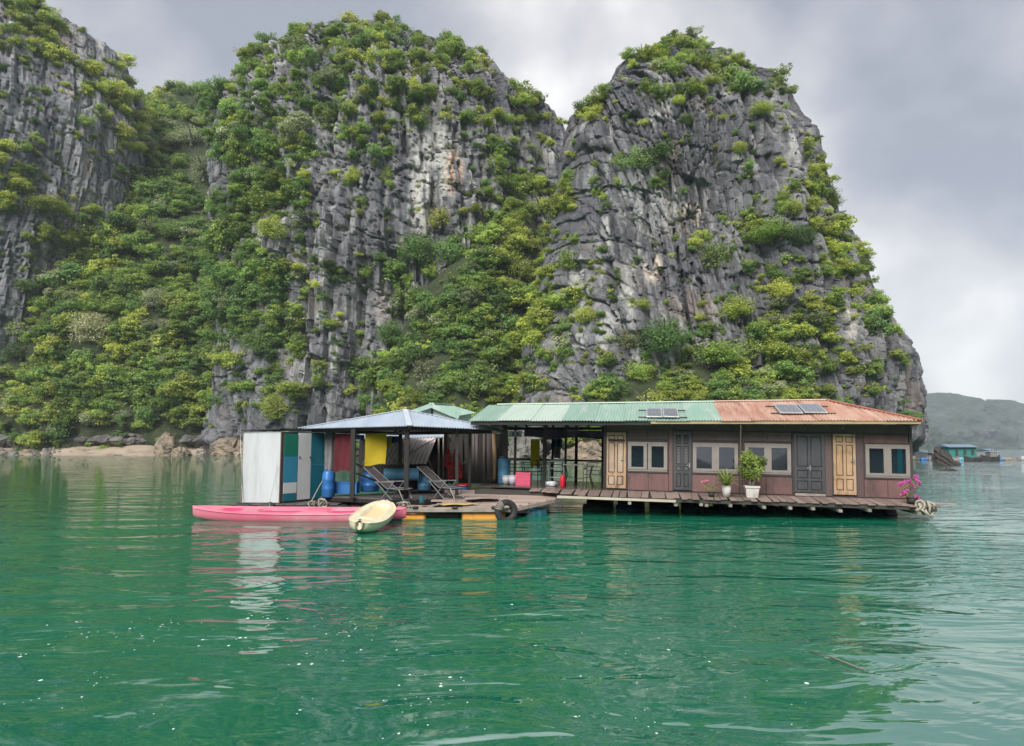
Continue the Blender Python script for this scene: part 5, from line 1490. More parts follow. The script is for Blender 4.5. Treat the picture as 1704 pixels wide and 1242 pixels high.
for x in (-8.0, -6.9, -5.8):
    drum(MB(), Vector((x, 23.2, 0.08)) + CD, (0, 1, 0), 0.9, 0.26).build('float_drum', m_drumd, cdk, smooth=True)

# ================================================================== sheds behind the pavilion
m_plastic = mat('milky_plastic_sheet', (0.50, 0.55, 0.50), (0.42, 0.47, 0.43), 2, 0.5, dirt=(0.3, 0.3, 0.26), dirt_amt=0.4)
m_brownsheet = mat('brown_corrugated_sheet', (0.60, 0.50, 0.49), (0.54, 0.44, 0.43), 1.5, 0.55, 0, None, (2, 0.3, 1), dirt=(0.38, 0.30, 0.29), dirt_amt=0.5)
m_bamboo = mat('bamboo', (0.50, 0.33, 0.17), (0.38, 0.24, 0.12), 3, 0.55, 0, None, (1, 1, 0.3), dirt=(0.2, 0.12, 0.07), dirt_amt=0.5)
m_pole = mat('pale_pole', (0.36, 0.31, 0.25), (0.25, 0.21, 0.17), 3, 0.7)
def sheet_quad(A, B, C, D, name, m, par, waves=20, amp=0.012, along='u'):
    """ribbed sheet A-B (bottom) to D-C (top)"""
    A, B, C, D = map(Vector, (A, B, C, D)); nrm = (B - A).cross(D - A).normalized()
    mb = MB()
    mb.grid(lambda s, t: A.lerp(B, s).lerp(D.lerp(C, s), t) + nrm * amp * math.sin(2 * math.pi * waves * s), waves * 6, 4, 0.005)
    return mb.build(name, m, par, smooth=True)
# green gabled shed
sb = at(718, 790, 29.5); shed = empty('shed', wm(sb.x, sb.y, 0), 'shed with green gabled roof behind the blue pavilion roof', 'shed')
S = lambda px, py, Y: at(px, py, Y) - Vector((sb.x, sb.y, 0))
a0, l0, r0 = S(718, 672.5, 28.5), S(684, 684.5, 28.8), S(764, 692, 28.2)
a1, r1, l1 = S(752, 675, 33.0), S(793, 687, 32.6), S(716, 686, 33.4)
rs_ = sheet_quad(r0, r1, a1, a0, 'roof', m_green, shed, 30); rs_['label'] = 'green corrugated roof slopes'
sheet_quad(l1, l0, a0, a1, 'roof_sheet', m_green, rs_, 30)
MB().bar(a0 + Vector((0, 0, 0.03)), a1 + Vector((0, 0, 0.03)), 0.2, 0.03).build('ridge_cap', m_ridge, rs_)
MB().bar(a0 - Vector((0, 0.03, 0.06)), l0 - Vector((0, 0.03, 0.06)), 0.03, 0.17).build('barge_board', m_green, shed)
MB().bar(a0 - Vector((0, 0.03, 0.06)), r0 - Vector((0, 0.03, 0.06)), 0.03, 0.17).build('barge_board', m_green, shed)
g_ = MB(); li, ri = l0 + Vector((0.25, 0.25, 0)), r0 + Vector((-0.25, 0.25, 0)); ai = a0 + Vector((0, 0.25, -0.1))
g_.add([li, ai, ri, Vector((ri.x, ri.y, 0.9)), Vector((li.x, li.y, 0.9))], [(0, 1, 2, 3, 4)]); g_.build('wall', m_plastic, shed)
for x in (li, ri, ai):
    MB().bar(Vector((x.x, x.y - 0.03, 0.3)), x + Vector((0, -0.03, 0)), 0.06).build('post', m_post, shed)
MB().add([ri, r1 + Vector((-0.25, -0.1, 0)), Vector((r1.x - .25, r1.y - .1, 0.9)), Vector((ri.x, ri.y, 0.9))], [(0, 1, 2, 3)]).build('wall', m_plastic, shed)
MB().bevbox((-1.2, -1.0, 0.45), (1.9, 4.2, 0.55), 0.02).build('raft_floor', m_under, shed)

# lean-to hut: blue-white roof, brown flap awning, dark store to the right
hb = at(700, 800, 27.0); hut = empty('storage_hut', wm(hb.x, hb.y, 0), 'dark storage hut with pale blue roof edge and propped brown awning behind the pavilion', 'hut')
S2 = lambda px, py, Y: at(px, py, Y) - Vector((hb.x, hb.y, 0))
sheet_quad(S2(596, 730, 26.4), S2(748, 728, 26.4), S2(757, 718, 29.0), S2(600, 719, 29.0), 'roof', m_blue, hut, 34)
fl_ = sheet_quad(S2(601, 774, 25.3), S2(710, 772, 25.3), S2(726, 729, 26.3), S2(628, 731, 26.3), 'awning', m_brownsheet, hut, 16, 0.018)
fl_['label'] = 'brown corrugated awning flap propped on sticks'
MB().tube([S2(655, 770, 25.2), S2(725, 730, 26.1)], 0.022, 6).build('prop_stick', m_pole, hut)
MB().tube([S2(640, 755, 25.5), S2(662, 772, 25.2)], 0.018, 6).build('prop_stick', m_pole, hut)
MB().tube([S2(713, 766, 25.2), S2(728, 800, 25.4)], 0.022, 6).build('prop_stick', m_pole, hut)
for px in (730, 738):
    MB().tube([S2(px, 727, 26.2), S2(px, 802, 26.2)], 0.032, 7).build('post', m_pole, hut)
bw = MB(); 
for (p0, p1) in (((598, 731, 27.5), (745, 812, 27.5)),):
    a, b_ = S2(*p0), S2(*p1); bw.box((a.x, a.y, b_.z), (b_.x, a.y + 0.05, a.z))
bw.build('wall', m_rafter, hut)
# store: planks and hanging sheets between pavilion and house
sb2 = at(815, 805, 25.6); store = empty('store_shed', wm(sb2.x, sb2.y, 0), 'narrow dark store of upright boards between pavilion and house', 'shed')
S3 = lambda px, py, Y: at(px, py, Y) - Vector((sb2.x, sb2.y, 0))
m_gboard = mat('grey_upright_board', (0.125, 0.105, 0.10), (0.085, 0.072, 0.07), 2, 0.75, 0.004, 20, (1, 1, 0.2), vary=0.25)
x = 786
while x < 842:
    wpx = rng.uniform(3.0, 5.5)
    if not (794 < x < 801 or 824 < x < 829):
        a, b_ = S3(x, 716 + rng.uniform(0, 4), 25.8), S3(x + wpx - 0.5, 799 + rng.uniform(-2, 3), 25.8)
        p = MB().box((a.x, a.y + rng.uniform(-.05, .05), b_.z), (b_.x, a.y + 0.08, a.z)); p.build('board', m_gboard, store)
    x += wpx
a, b_ = S3(742, 722, 26.6), S3(842, 805, 26.6)
MB().box((a.x, a.y, b_.z), (b_.x, a.y + 0.05, a.z)).build('wall', m_rafter, store)
MB().tube([S3(822, 722, 25.5), S3(823.5, 760, 25.5), S3(822.5, 798, 25.5)], [0.075, 0.07, 0.065], 8).build('bamboo_pole', m_bamboo, store, smooth=True)
for px in (746, 771, 808):
    MB().tube([S3(px, 722, 25.4), S3(px + 1, 803, 25.4)], 0.03, 6).build('pole', m_post if px > 760 else m_pole, store)
MB().tube([S3(752, 782, 24.8), S3(785, 764, 24.8)], 0.018, 6).build('prop_stick', m_pole, store)
MB().bevbox((-3.2, -0.6, 0.70), (0.6, 2.0, 0.78), 0.02).build('floor_slab', m_wet, store)

# ================================================================== cloths
def cloth(name, tl, tr, drop, m, label, cat, group, folds=4, amp=0.03, ripple=0.02, seed=0):
    """hangs from the line tl-tr"""
    tl, tr = Vector(tl), Vector(tr); d = (tr - tl); nrm = Vector((d.y, -d.x, 0)).normalized()
    r_ = random.Random(seed); ph = r_.uniform(0, 6)
    base = (tl + tr) / 2
    mb = MB()
    def P(s, t):
        p = tl.lerp(tr, s) + Vector((0, 0, -drop * t * (1 + 0.03 * math.sin(s * 5 + ph))))
        p += nrm * (amp * (0.3 + t) * math.sin(s * folds * 2 * math.pi + ph + 0.6 * t) + ripple * math.sin(t * 5 + s * 3)) + d * (0.03 * math.sin(t * 3 + ph) * t)
        return p - base
    mb.grid(P, 28, 18)
    sh = mb.mesh(name); o = link(name, sh, m, smooth=True)
    o.location = base
    return tag(o, label, cat, group)
m_yel = mat('yellow_towel', (0.66, 0.49, 0.035), (0.60, 0.44, 0.03), 6, 0.9, 0.003, 80)
def thin(m, amt=0.4):
    n, l = m.node_tree.nodes, m.node_tree.links; b = n['Principled BSDF']
    tr = n.new('ShaderNodeBsdfTranslucent'); src = b.inputs['Base Color'].links[0].from_socket; l.new(src, tr.inputs['Color'])
    ms = n.new('ShaderNodeMixShader'); ms.inputs[0].default_value = amt
    l.new(b.outputs[0], ms.inputs[1]); l.new(tr.outputs[0], ms.inputs[2]); l.new(ms.outputs[0], n['Material Output'].inputs['Surface'])
thin(m_yel)
m_mar = mat('maroon_cloth', (0.115, 0.016, 0.022), (0.08, 0.012, 0.018), 4, 0.9)
m_olive = mat('olive_cloth', (0.20, 0.18, 0.05), (0.15, 0.13, 0.04), 4, 0.9)
m_navyc = mat('navy_cloth', (0.018, 0.035, 0.12), (0.014, 0.025, 0.09), 4, 0.9)
m_greyc = mat('grey_cloth', (0.22, 0.21, 0.22), (0.16, 0.155, 0.16), 4, 0.9)
m_tealc = mat('teal_cloth', (0.01, 0.09, 0.10), (0.012, 0.075, 0.085), 4, 0.9)
G_ = 'cloths hung up to dry'
cloth('towel', at(608, 722, 23.1), at(643, 721, 23.0), 0.97, m_yel, 'bright yellow towel hanging in the pavilion', 'towel', G_, 1.3, 0.02, seed=1)
cloth('cloth', at(643, 726, 23.2), at(652, 725.5, 23.2), 0.36, m_olive, 'small olive cloth hanging beside the yellow towel', 'cloth', G_, 2, 0.015, seed=2)
cloth('cloth', at(652, 726, 23.3), at(664, 726, 23.3), 0.22, m_navyc, 'small navy cloth hanging right of the olive cloth', 'cloth', G_, 2, 0.015, seed=3)
cloth('cloth', at(559, 722, 23.8), at(585, 722, 23.4), 1.18, m_mar, 'long maroon cloth hanging beside the left pavilion posts', 'cloth', G_, 2.2, 0.05, seed=4)
cloth('cloth', at(541, 718, 24.3), at(553, 719, 24.2), 1.25, m_greyc, 'long grey cloth hanging beside the teal cabin door', 'cloth', G_, 2, 0.03, seed=5)
cloth('cloth', at(585, 724, 23.3), at(606, 724, 23.2), 0.14, m_navyc, 'short navy cloth hanging left of the yellow towel', 'cloth', G_, 2, 0.02, seed=6)
cloth('towel', HM @ Vector(tuple([*hp(883, 731, 2.6)][:1]) + (2.6, hp(883, 731, 2.6)[1])), HM @ Vector((hp(898, 731, 2.6)[0], 2.6, hp(898, 731, 2.6)[1])), 0.98, m_yel, 'yellow towel hanging at the back of the open house end', 'towel', G_, 1.5, 0.03, seed=7)
cloth('shirt', HM @ Vector((hp(919, 730, 4.2)[0], 4.2, hp(919, 730, 4.2)[1])), HM @ Vector((hp(936, 730, 4.2)[0], 4.2, hp(936, 730, 4.2)[1])), 0.34, m_tealc, 'teal shirt hanging at the back of the open house end', 'shirt', G_, 2, 0.04, seed=8)
cloth('trousers', HM @ Vector((hp(922, 744, 4.1)[0], 4.1, hp(922, 744, 4.1)[1])), HM @ Vector((hp(933, 744, 4.1)[0], 4.1, hp(933, 744, 4.1)[1])), 0.42, m_greyc, 'grey trousers hanging below the teal shirt', 'trousers', G_, 2, 0.03, seed=9)

# ================================================================== drums, tubs, boxes
def drum_thing(p, h, r, m, label, group, lying=None):
    t = empty('plastic_drum', wm(p.x, p.y, p.z), label, 'drum', group)
    b = MB()
    if lying is None:
        b.lathe([(r * 0.9, 0), (r, 0.03), (r, h * 0.3), (r * 1.05, h * 0.33), (r, h * 0.36), (r, h * 0.64), (r * 1.05, h * 0.67), (r, h * 0.7), (r * 0.98, h * 0.9), (r * 0.8, h * 0.97), (r * 0.75, h)], 22)
        b.build('body', m, t, smooth=True)
        MB().lathe([(r * 0.2, h), (r * 0.2, h + 0.04), (0, h + 0.04)], 12, Matrix.Translation((r * 0.4, 0, 0))).build('cap', m_batten, t)
        MB().tube([(-r * 0.6, 0, h - 0.01), (-r * 0.6, 0, h + 0.05), (-r * 0.1, 0, h + 0.05), (-r * 0.1, 0, h - 0.01)], 0.018, 6).build('handle', m, t)
    else:
        drum(b, Vector((0, 0, r)), lying, h, r).build('body', m, t, smooth=True)
        q = Vector(lying).normalized()
        MB().lathe([(0.05, -0.02), (0.05, 0.03), (0, 0.03)], 10, Matrix.Translation(Vector((0, 0, r * 1.4)) + q * (h / 2)) @ Vector((0, 0, 1)).rotation_difference(q).to_matrix().to_4x4()).build('cap', m_batten, t)
    return t
fl = lambda px, py, z: atz(px, py, z)
DG = 'blue drums and tubs around the pavilion'
drum_thing(fl(545.5, 828, 0.62), 0.82, 0.19, m_bluep, 'upright blue drum beside the teal cabin door', DG)
drum_thing(at(668, 800, 24.6), 1.15, 0.20, m_lblue, 'sky-blue drum lying behind the deck chairs', DG, (1, 0.1, 0))
drum_thing(at(615, 818, 24.4), 0.62, 0.30, m_bluep, 'blue drum behind the left pavilion post', DG)
drum_thing(at(648, 818, 25.2), 0.52, 0.24, m_bluep, 'dark blue drum half hidden behind the left deck chair', DG)
drum_thing(at(706, 816, 25.0), 0.46, 0.22, m_lblue, 'small sky-blue drum behind the right deck chair', DG)
drum_thing(HM @ Vector((-3.52, 1.75, 0.0)), 0.86, 0.21, m_lblue, 'upright sky-blue drum at the left post of the house', DG)
def tub(name, mw, prof, m, label, cat, group, extra=None, seg=24, rim=True, square=False):
    t = empty(name, mw, label, cat, group)
    if square:
        b = MB(); (w0, w1, h, th) = prof
        for s_, flip in ((1, 1), (0.93, -1)):
            v = [(-w0 * s_, -w0 * s_, 0.012 if flip < 0 else 0), (w0 * s_, -w0 * s_, 0.012 if flip < 0 else 0), (w0 * s_, w0 * s_, 0.012 if flip < 0 else 0), (-w0 * s_, w0 * s_, 0.012 if flip < 0 else 0), (-w1 * s_, -w1 * s_, h), (w1 * s_, -w1 * s_, h), (w1 * s_, w1 * s_, h), (-w1 * s_, w1 * s_, h)]
            f = [(3, 2, 1, 0), (0, 1, 5, 4), (1, 2, 6, 5), (2, 3, 7, 6), (3, 0, 4, 7)]
            b.add(v, f if flip > 0 else [tuple(reversed(q)) for q in f])
        b.build('body', m, t)
        rm = MB(); e_ = w1
        rm.box((-e_ - .015, -e_ - .015, h - th), (e_ + .015, -e_ * 0.93, h + 0.004)); rm.box((-e_ - .015, e_ * 0.93, h - th), (e_ + .015, e_ + .015, h + 0.004))
        rm.box((-e_ - .015, -e_ * 0.93, h - th), (-e_ * 0.93, e_ * 0.93, h + 0.004)); rm.box((e_ * 0.93, -e_ * 0.93, h - th), (e_ + .015, e_ * 0.93, h + 0.004))
        rm.build('rim', m, t)
    else:
        MB().lathe(prof, seg).build('body', m, t, smooth=True)
        if rim:
            rr, hh = max(prof, key=lambda q: q[1])
            rr = max(q[0] for q in prof if q[1] > hh - 0.03)
            MB().tube([(rr * math.cos(a * 0.3142), rr * math.sin(a * 0.3142), hh) for a in range(20)], 0.012, 6, True).build('rim', m, t, smooth=True)
    return t
def pail(r0, r1, h): return [(0, 0.0), (r0, 0.0), (r1, h), (r1 - 0.012, h), (r0 - 0.012, 0.015), (0, 0.015)]
m_pink = mat('pink_plastic', (0.62, 0.10, 0.17), (0.56, 0.085, 0.15), 3, 0.4)
m_lilac = mat('pale_bucket', (0.58, 0.56, 0.62), (0.52, 0.5, 0.56), 3, 0.45)
BG = 'buckets and tubs on the house floor'
tub('bucket', HM @ Matrix.Translation((-3.36, 1.25, 0.0)), pail(0.105, 0.14, 0.28), m_white, 'white bucket in front of the sky-blue drum', 'bucket', BG)
tub('bucket', HM @ Matrix.Translation((-3.12, 1.15, 0.0)), pail(0.11, 0.15, 0.30), m_lilac, 'pale lilac bucket between white bucket and pink crate', 'bucket', BG)
cr = empty('crate', HM @ Matrix.Translation((-2.72, 0.95, 0.0)), 'pink plastic crate on the house floor', 'crate', BG)
for (a, b_) in (((-0.24, -0.17, 0), (0.24, -0.155, 0.42)), ((-0.24, 0.155, 0), (0.24, 0.17, 0.42)), ((-0.24, -0.155, 0), (-0.225, 0.155, 0.42)), ((0.225, -0.155, 0), (0.24, 0.155, 0.42))):
    MB().box(a, b_).build('side', m_pink, cr)
for z in (0.06, 0.16, 0.26, 0.36):
    MB().box((-0.25, -0.18, z), (0.25, -0.171, z + 0.03)).build('rib', m_pink, cr)
MB().box((-0.225, -0.155, 0.0), (0.225, 0.155, 0.012)).build('base', m_pink, cr)
tb = empty('water_tub', wm(*at(574, 821, 24.0)), 'low blue water tub behind the left pavilion posts', 'tub', DG)
b = MB(); b.box((-0.42, -0.25, 0), (0.42, -0.235, 0.36)); b.box((-0.42, 0.235, 0), (0.42, 0.25, 0.36)); b.box((-0.42, -0.235, 0), (-0.405, 0.235, 0.36)); b.box((0.405, -0.235, 0), (0.42, 0.235, 0.36)); b.box((-0.405, -0.235, 0), (0.405, 0.235, 0.02))
b.build('body', m_bluep, tb); MB().box((-0.44, -0.27, 0.33), (0.44, -0.251, 0.365)).build('rim', m_bluep, tb)
pb = wm(*fl(507.5, 831.5, 0.49)); bk = tub('bucket', pb, pail(0.11, 0.14, 0.20), m_rubber, 'small black bucket with wire handle before the white cabin door', 'bucket', BG)
MB().tube([(-0.14, 0, 0.2), (-0.09, 0, 0.30), (0, 0, 0.335), (0.09, 0, 0.30), (0.14, 0, 0.2)], 0.006, 5).build('handle', m_metal, bk)
# cool box
cb = empty('cool_box', wm(*fl(771, 820, 0.70), R(-25)), 'blue cool box with red lid at the right pavilion post', 'cool box')
MB().bevbox((-0.20, -0.15, 0), (0.20, 0.15, 0.20), 0.02).build('body', m_bluep, cb); MB().bevbox((-0.22, -0.17, 0.203), (0.22, 0.17, 0.30), 0.03).build('lid', mat('red_plastic', (0.62, 0.02, 0.025), (0.55, 0.018, 0.022), 3, 0.35), cb)
MB().bar((-0.16, -0.185, 0.24), (0.16, -0.185, 0.24), 0.02).build('handle', m_white, cb)
# fire extinguisher
fe = empty('fire_extinguisher', HM @ Matrix.Translation((-1.42, 0.75, 0.0)), 'red fire extinguisher standing on the open house floor', 'fire extinguisher')
m_red = mat('red_enamel', (0.60, 0.012, 0.03), (0.52, 0.01, 0.025), 4, 0.3)
MB().lathe([(0.0, 0), (0.07, 0), (0.075, 0.02), (0.075, 0.30), (0.05, 0.36), (0.022, 0.38), (0.022, 0.40), (0, 0.40)], 18).build('cylinder', m_red, fe, smooth=True)
MB().bar((-0.06, 0, 0.43), (0.05, 0, 0.41), 0.02).bar((-0.06, 0, 0.46), (0.03, 0, 0.41), 0.015).build('valve', m_rubber, fe); MB().tube([(0.03, 0, 0.40), (0.10, 0, 0.36), (0.09, -0.03, 0.15)], 0.01, 6).build('hose', m_rubber, fe)

# ================================================================== folding deck chairs
m_tube = mat('silver_tube', (0.30, 0.30, 0.31), (0.24, 0.24, 0.25), 5, 0.35, metallic=0.6)
m_sling = mat('dark_sling', (0.055, 0.045, 0.045), (0.075, 0.062, 0.06), 5, 0.8)
def deck_chair(mw, label):
    t = empty('deck_chair', mw, label, 'deck chair', 'folding deck chairs in the pavilion')
    W = 0.29
    # local: x = forward (foot end), y = across
    back0, back1 = Vector((0, 0, 0.36)), Vector((-0.88, 0, 1.02)); foot1 = Vector((0.62, 0, 0.34))
    def sling(a, b_, sag, nm):
        mb = MB(); mb.grid(lambda s, q: a.lerp(b_, q) + Vector((0, (s - 0.5) * 2 * (W - 0.02), -sag * math.sin(math.pi * q) - 0.03 * math.sin(math.pi * s))), 6, 10, 0.008); mb.build(nm, m_sling, t, smooth=True)
    sling(back0, back1, 0.05, 'back_sling'); sling(back0 + Vector((0.02, 0, 0)), foot1, 0.05, 'seat_sling')
    for s in (-1, 1):
        o = Vector((0, s * W, 0))
        MB().tube([back1 + o, back0 + o], 0.016, 7).build('back_rail', m_tube, t); MB().tube([back0 + o, foot1 + o], 0.016, 7).build('seat_rail', m_tube, t)
        MB().tube([Vector((-0.42, s * (W + 0.03), 0.55)), Vector((0.30, s * (W + 0.03), 0.57))], 0.02, 7).build('armrest', m_tube, t)
        MB().tube([Vector((0.28, s * (W + 0.03), 0.56)), Vector((-0.18, s * (W + 0.03), 0.0))], 0.015, 7).build('leg', m_tube, t)
        MB().tube([Vector((-0.36, s * (W + 0.03), 0.55)), Vector((0.22, s * (W + 0.03), 0.0))], 0.015, 7).build('leg', m_tube, t)
        MB().tube([Vector((0.45, s * W, 0.34)), Vector((0.62, s * W, 0.0))], 0.014, 7).build('leg', m_tube, t)
    for p in (back1, foot1, Vector((-0.18, 0, 0.01)), Vector((0.22, 0, 0.01)), Vector((0.62, 0, 0.01)), Vector((0.0, 0, 0.35))):
        MB().tube([p + Vector((0, -W, 0)), p + Vector((0, W, 0))], 0.014, 7).build('cross_bar', m_tube, t)
    return t
deck_chair(wm(*fl(655, 831, 0.69).xy, 0.68, R(-22)) @ Matrix.Translation((-0.15, 0.1, 0)) @ Matrix.Scale(0.9, 4), 'folding deck chair on the left side of the front pavilion post')
deck_chair(wm(*fl(738, 829, 0.69).xy, 0.68, R(-28)) @ Matrix.Translation((-0.1, 0.15, 0)) @ Matrix.Scale(0.9, 4), 'folding deck chair on the right side of the front pavilion post')

# ================================================================== furniture in the open house end
m_iron = mat('black_iron', (0.030, 0.028, 0.027), (0.05, 0.045, 0.042), 5, 0.5)
m_tabletop = mat('pale_table_top', (0.42, 0.38, 0.33), (0.34, 0.30, 0.26), 3, 0.45)
def bench(mw, W, label, cat='bench', name='bench'):
    t = empty(name, mw, label, cat, 'iron seats in the open house end')
    for s in (-1, 1):
        MB().tube([(s * W / 2, 0.20, 0), (s * W / 2, 0.20, 0.42), (s * W / 2, 0.24, 0.80)], 0.016, 6).build('leg', m_iron, t); MB().tube([(s * W / 2, -0.20, 0), (s * W / 2, -0.20, 0.42)], 0.016, 6).build('leg', m_iron, t)
        MB().tube([(s * W / 2, -0.20, 0.42), (s * W / 2, -0.18, 0.60), (s * W / 2, 0.22, 0.62)], 0.016, 6).build('armrest', m_iron, t)
    for y in (-0.2, -0.1, 0.0, 0.1, 0.2):
        MB().box((-W / 2, y - 0.03, 0.42), (W / 2, y + 0.03, 0.44)).build('seat_slat', m_iron, t)
    for z in (0.54, 0.66, 0.79):
        MB().tube([(-W / 2, 0.23, z), (-W / 4, 0.27, z + 0.01), (W / 4, 0.27, z + 0.01), (W / 2, 0.23, z)], 0.013, 6).build('back_slat', m_iron, t)
    return t
bench(HM @ Matrix.Translation((-2.70, 1.65, 0)) @ Matrix.Rotation(R(10), 4, 'Z'), 1.2, 'black iron bench left of the thick pavilion post')
bench(HM @ Matrix.Translation((-2.0, 2.7, 0)) @ Matrix.Rotation(R(170), 4, 'Z'), 0.9, 'black iron seat behind the thick pavilion post', 'seat', 'garden_seat')
bench(HM @ Matrix.Translation((-0.42, 0.55, 0)) @ Matrix.Rotation(R(-12), 4, 'Z'), 0.55, 'black iron chair beside the peeling tan door', 'chair', 'iron_chair')
def table(mw, W, D, H, label):
    t = empty('table', mw, label, 'table', 'tables in the open house end')
    MB().bevbox((-W / 2, -D / 2, H - 0.03), (W / 2, D / 2, H), 0.008).build('table_top', m_tabletop, t)
    for sx in (-1, 1):
        for sy in (-1, 1):
            MB().tube([(sx * (W / 2 - 0.05), sy * (D / 2 - 0.05), H - 0.03), (sx * (W / 2 - 0.12), sy * (D / 2 - 0.08), H * 0.5), (sx * (W / 2 - 0.02), sy * (D / 2 - 0.04), 0)], 0.016, 6).build('leg', m_iron, t)
    MB().tube([(-W / 2 + 0.1, 0, H * 0.45), (0, 0, H * 0.35), (W / 2 - 0.1, 0, H * 0.45)], 0.012, 6).build('stretcher', m_iron, t)
    return t
table(HM @ Matrix.Translation((-0.95, 1.25, 0)), 1.0, 0.6, 0.72, 'pale-topped table left of the peeling tan door')
table(HM @ Matrix.Translation((-2.6, 3.3, 0)), 1.2, 0.6, 0.72, 'pale-topped table behind the iron bench')
def small_pot(u, w, z, r, m, label, cat='pot'):
    t = empty('cooking_pot', HM @ Matrix.Translation((u, w, z)), label, cat, 'pots and jars in the open house end')
    MB().lathe([(0, 0), (r * 0.9, 0), (r, 0.03), (r, r * 1.2), (r * 0.92, r * 1.25), (0, r * 1.25)], 16).build('body', m, t, smooth=True)
    MB().lathe([(r * 0.15, r * 1.25), (r * 0.15, r * 1.5), (0, r * 1.52)], 10).build('knob', m_iron, t)
    return t
small_pot(-1.78, 0.95, 0.0, 0.13, m_white, 'white pot on the floor beside the fire extinguisher')
small_pot(-1.92, 1.15, 0.0, 0.11, m_alu, 'steel pot behind the white floor pot')
small_pot(-1.72, 1.2, 0.0, 0.09, m_white, 'small white pot stacked among the floor pots')
small_pot(-0.85, 1.25, 0.72, 0.06, m_white, 'small white jar on the table beside the tan door', 'jar')
small_pot(-1.15, 1.3, 0.72, 0.05, m_alu, 'small steel jar at the left of the table top', 'jar')
rk = empty('wire_rack', HM @ Matrix.Translation((-1.72, 1.7, 0)), 'white wire dish rack behind the fire extinguisher', 'rack')
for z in (0.25, 0.55, 0.78):
    MB().box((-0.25, -0.15, z), (0.25, 0.15, z + 0.02)).build('shelf', m_white, rk)
for sx in (-1, 1):
    for sy in (-1, 1):
        MB().box((sx * 0.25 - 0.012, sy * 0.15 - 0.012, 0), (sx * 0.25 + 0.012, sy * 0.15 + 0.012, 0.82)).build('leg', m_white, rk)
for i in range(5):
    MB().lathe([(0, 0), (0.07, 0.01), (0.09, 0.05), (0, 0.05)], 12, Matrix.Translation((-0.18 + 0.09 * i, -0.02, 0.80))).build('dish', m_white, rk)
wb_ = empty('notice_board', HM @ Matrix.Translation((hp(846, 728, 3.0)[0], 3.0, hp(846, 727, 3.0)[1])), 'small white board with dark smudged prints under the roof', 'board')
bwid = hp(868, 728, 3.0)[0] - hp(846, 728, 3.0)[0]
MB().bevbox((0, -0.01, 0), (bwid, 0.02, 0.21), 0.006).build('panel', m_white, wb_)
for q in (0.28, 0.62):
    MB().box((bwid * q, -0.014, 0.04), (bwid * (q + 0.16), -0.0105, 0.17)).build('print', m_greyc, wb_)
MB().bar((0.05, 0, 0.21), (0.05, 0, 0.5), 0.01).bar((bwid - 0.05, 0, 0.21), (bwid - 0.05, 0, 0.5), 0.01).build('hanger', m_iron, wb_)

# ================================================================== potted plants
m_soilp = mat('potting_soil', (0.05, 0.04, 0.03), (0.08, 0.06, 0.045), 10, 0.95)
m_strap = leaf_material('strap_leaves', (0.13, 0.20, 0.03), (0.24, 0.33, 0.05), (0.40, 0.46, 0.10), 0.3)
m_bushy = leaf_material('bushy_leaves', (0.09, 0.16, 0.02), (0.20, 0.29, 0.035), (0.36, 0.42, 0.06), 0.35)
m_magenta = leaf_material('magenta_bracts', (0.48, 0.02, 0.26), (0.66, 0.04, 0.38), (0.76, 0.12, 0.50), 0.3, obj_var=0.02)
m_pinkf = leaf_material('pink_petals', (0.6, 0.15, 0.25), (0.7, 0.2, 0.32), (0.8, 0.35, 0.45), 0.3, obj_var=0.02)
m_potw = mat('whitewashed_pot', (0.56, 0.53, 0.49), (0.46, 0.43, 0.40), 4, 0.7, 0.003, 30, dirt=(0.22, 0.2, 0.17), dirt_amt=0.6, dirt_scale=4)
PG = 'potted plants on the walkway'
def leaf_cluster(n_, r_, cen, rad, size, up=0.4):
    mb = MB()
    for k in range(n_):
        d = Vector((r_.gauss(0, 1), r_.gauss(0, 1), r_.gauss(0, 1))).normalized()
        p = Vector(cen) + Vector((d.x * rad[0], d.y * rad[1], d.z * rad[2])) * r_.uniform(0.45, 1.0)
        nn_ = (d + Vector((0, -0.3, up)) + Vector((r_.gauss(0, .5), r_.gauss(0, .5), r_.gauss(0, .5)))).normalized()
        a = nn_.cross(Vector((r_.gauss(0, 1), r_.gauss(0, 1), r_.gauss(0, 1)))).normalized(); b_ = nn_.cross(a); s = size * r_.uniform(0.7, 1.3)
        mb.add([p - a * s, p - b_ * s * 0.45 + nn_ * s * 0.15, p + a * s, p + b_ * s * 0.45 + nn_ * s * 0.15], [(0, 1, 2, 3)])
    return mb
# spiky plant
u, w = hz(1208, 825, -0.06); w = max(w, -1.0)
t = tub('potted_spiky_plant', HM @ Matrix.Translation((3.50, -0.95, -0.06)), pail(0.10, 0.135, 0.32), m_potw, 'spiky strap-leaved plant in a round white pot below the second window', 'potted plant', PG)
MB().lathe([(0, 0.29), (0.12, 0.29)], 14).build('soil', m_soilp, t)
r9 = random.Random(3)
for k in range(44):
    a = r9.uniform(0, 6.283); el = r9.uniform(0.15, 1.4); L = r9.uniform(0.46, 0.70)
    mb = MB(); vs_ = []; pts = []
    for q in range(7):
        s = q / 6; ee = el - s * s * 1.15
        pts.append((s, ee))
    p = Vector((0, 0, 0.34)); side = Vector((-math.sin(a), math.cos(a), 0))
    for q in range(7):
        s = q / 6; ee = el - s * s * 1.0
        wd = 0.030 * (1 - s ** 2.5) + 0.001
        vs_ += [p - side * wd, p + side * wd]
        p = p + Vector((math.cos(a) * math.cos(ee), math.sin(a) * math.cos(ee), math.sin(ee))) * (L / 6)
    mb.add(vs_, [(2 * q, 2 * q + 1, 2 * q + 3, 2 * q + 2) for q in range(6)])
    mb.build('leaf', m_strap, t, smooth=True)
MB().tube([(0, 0, 0.28), (0, 0, 0.36)], 0.03, 8).build('stem', m_bark, t)
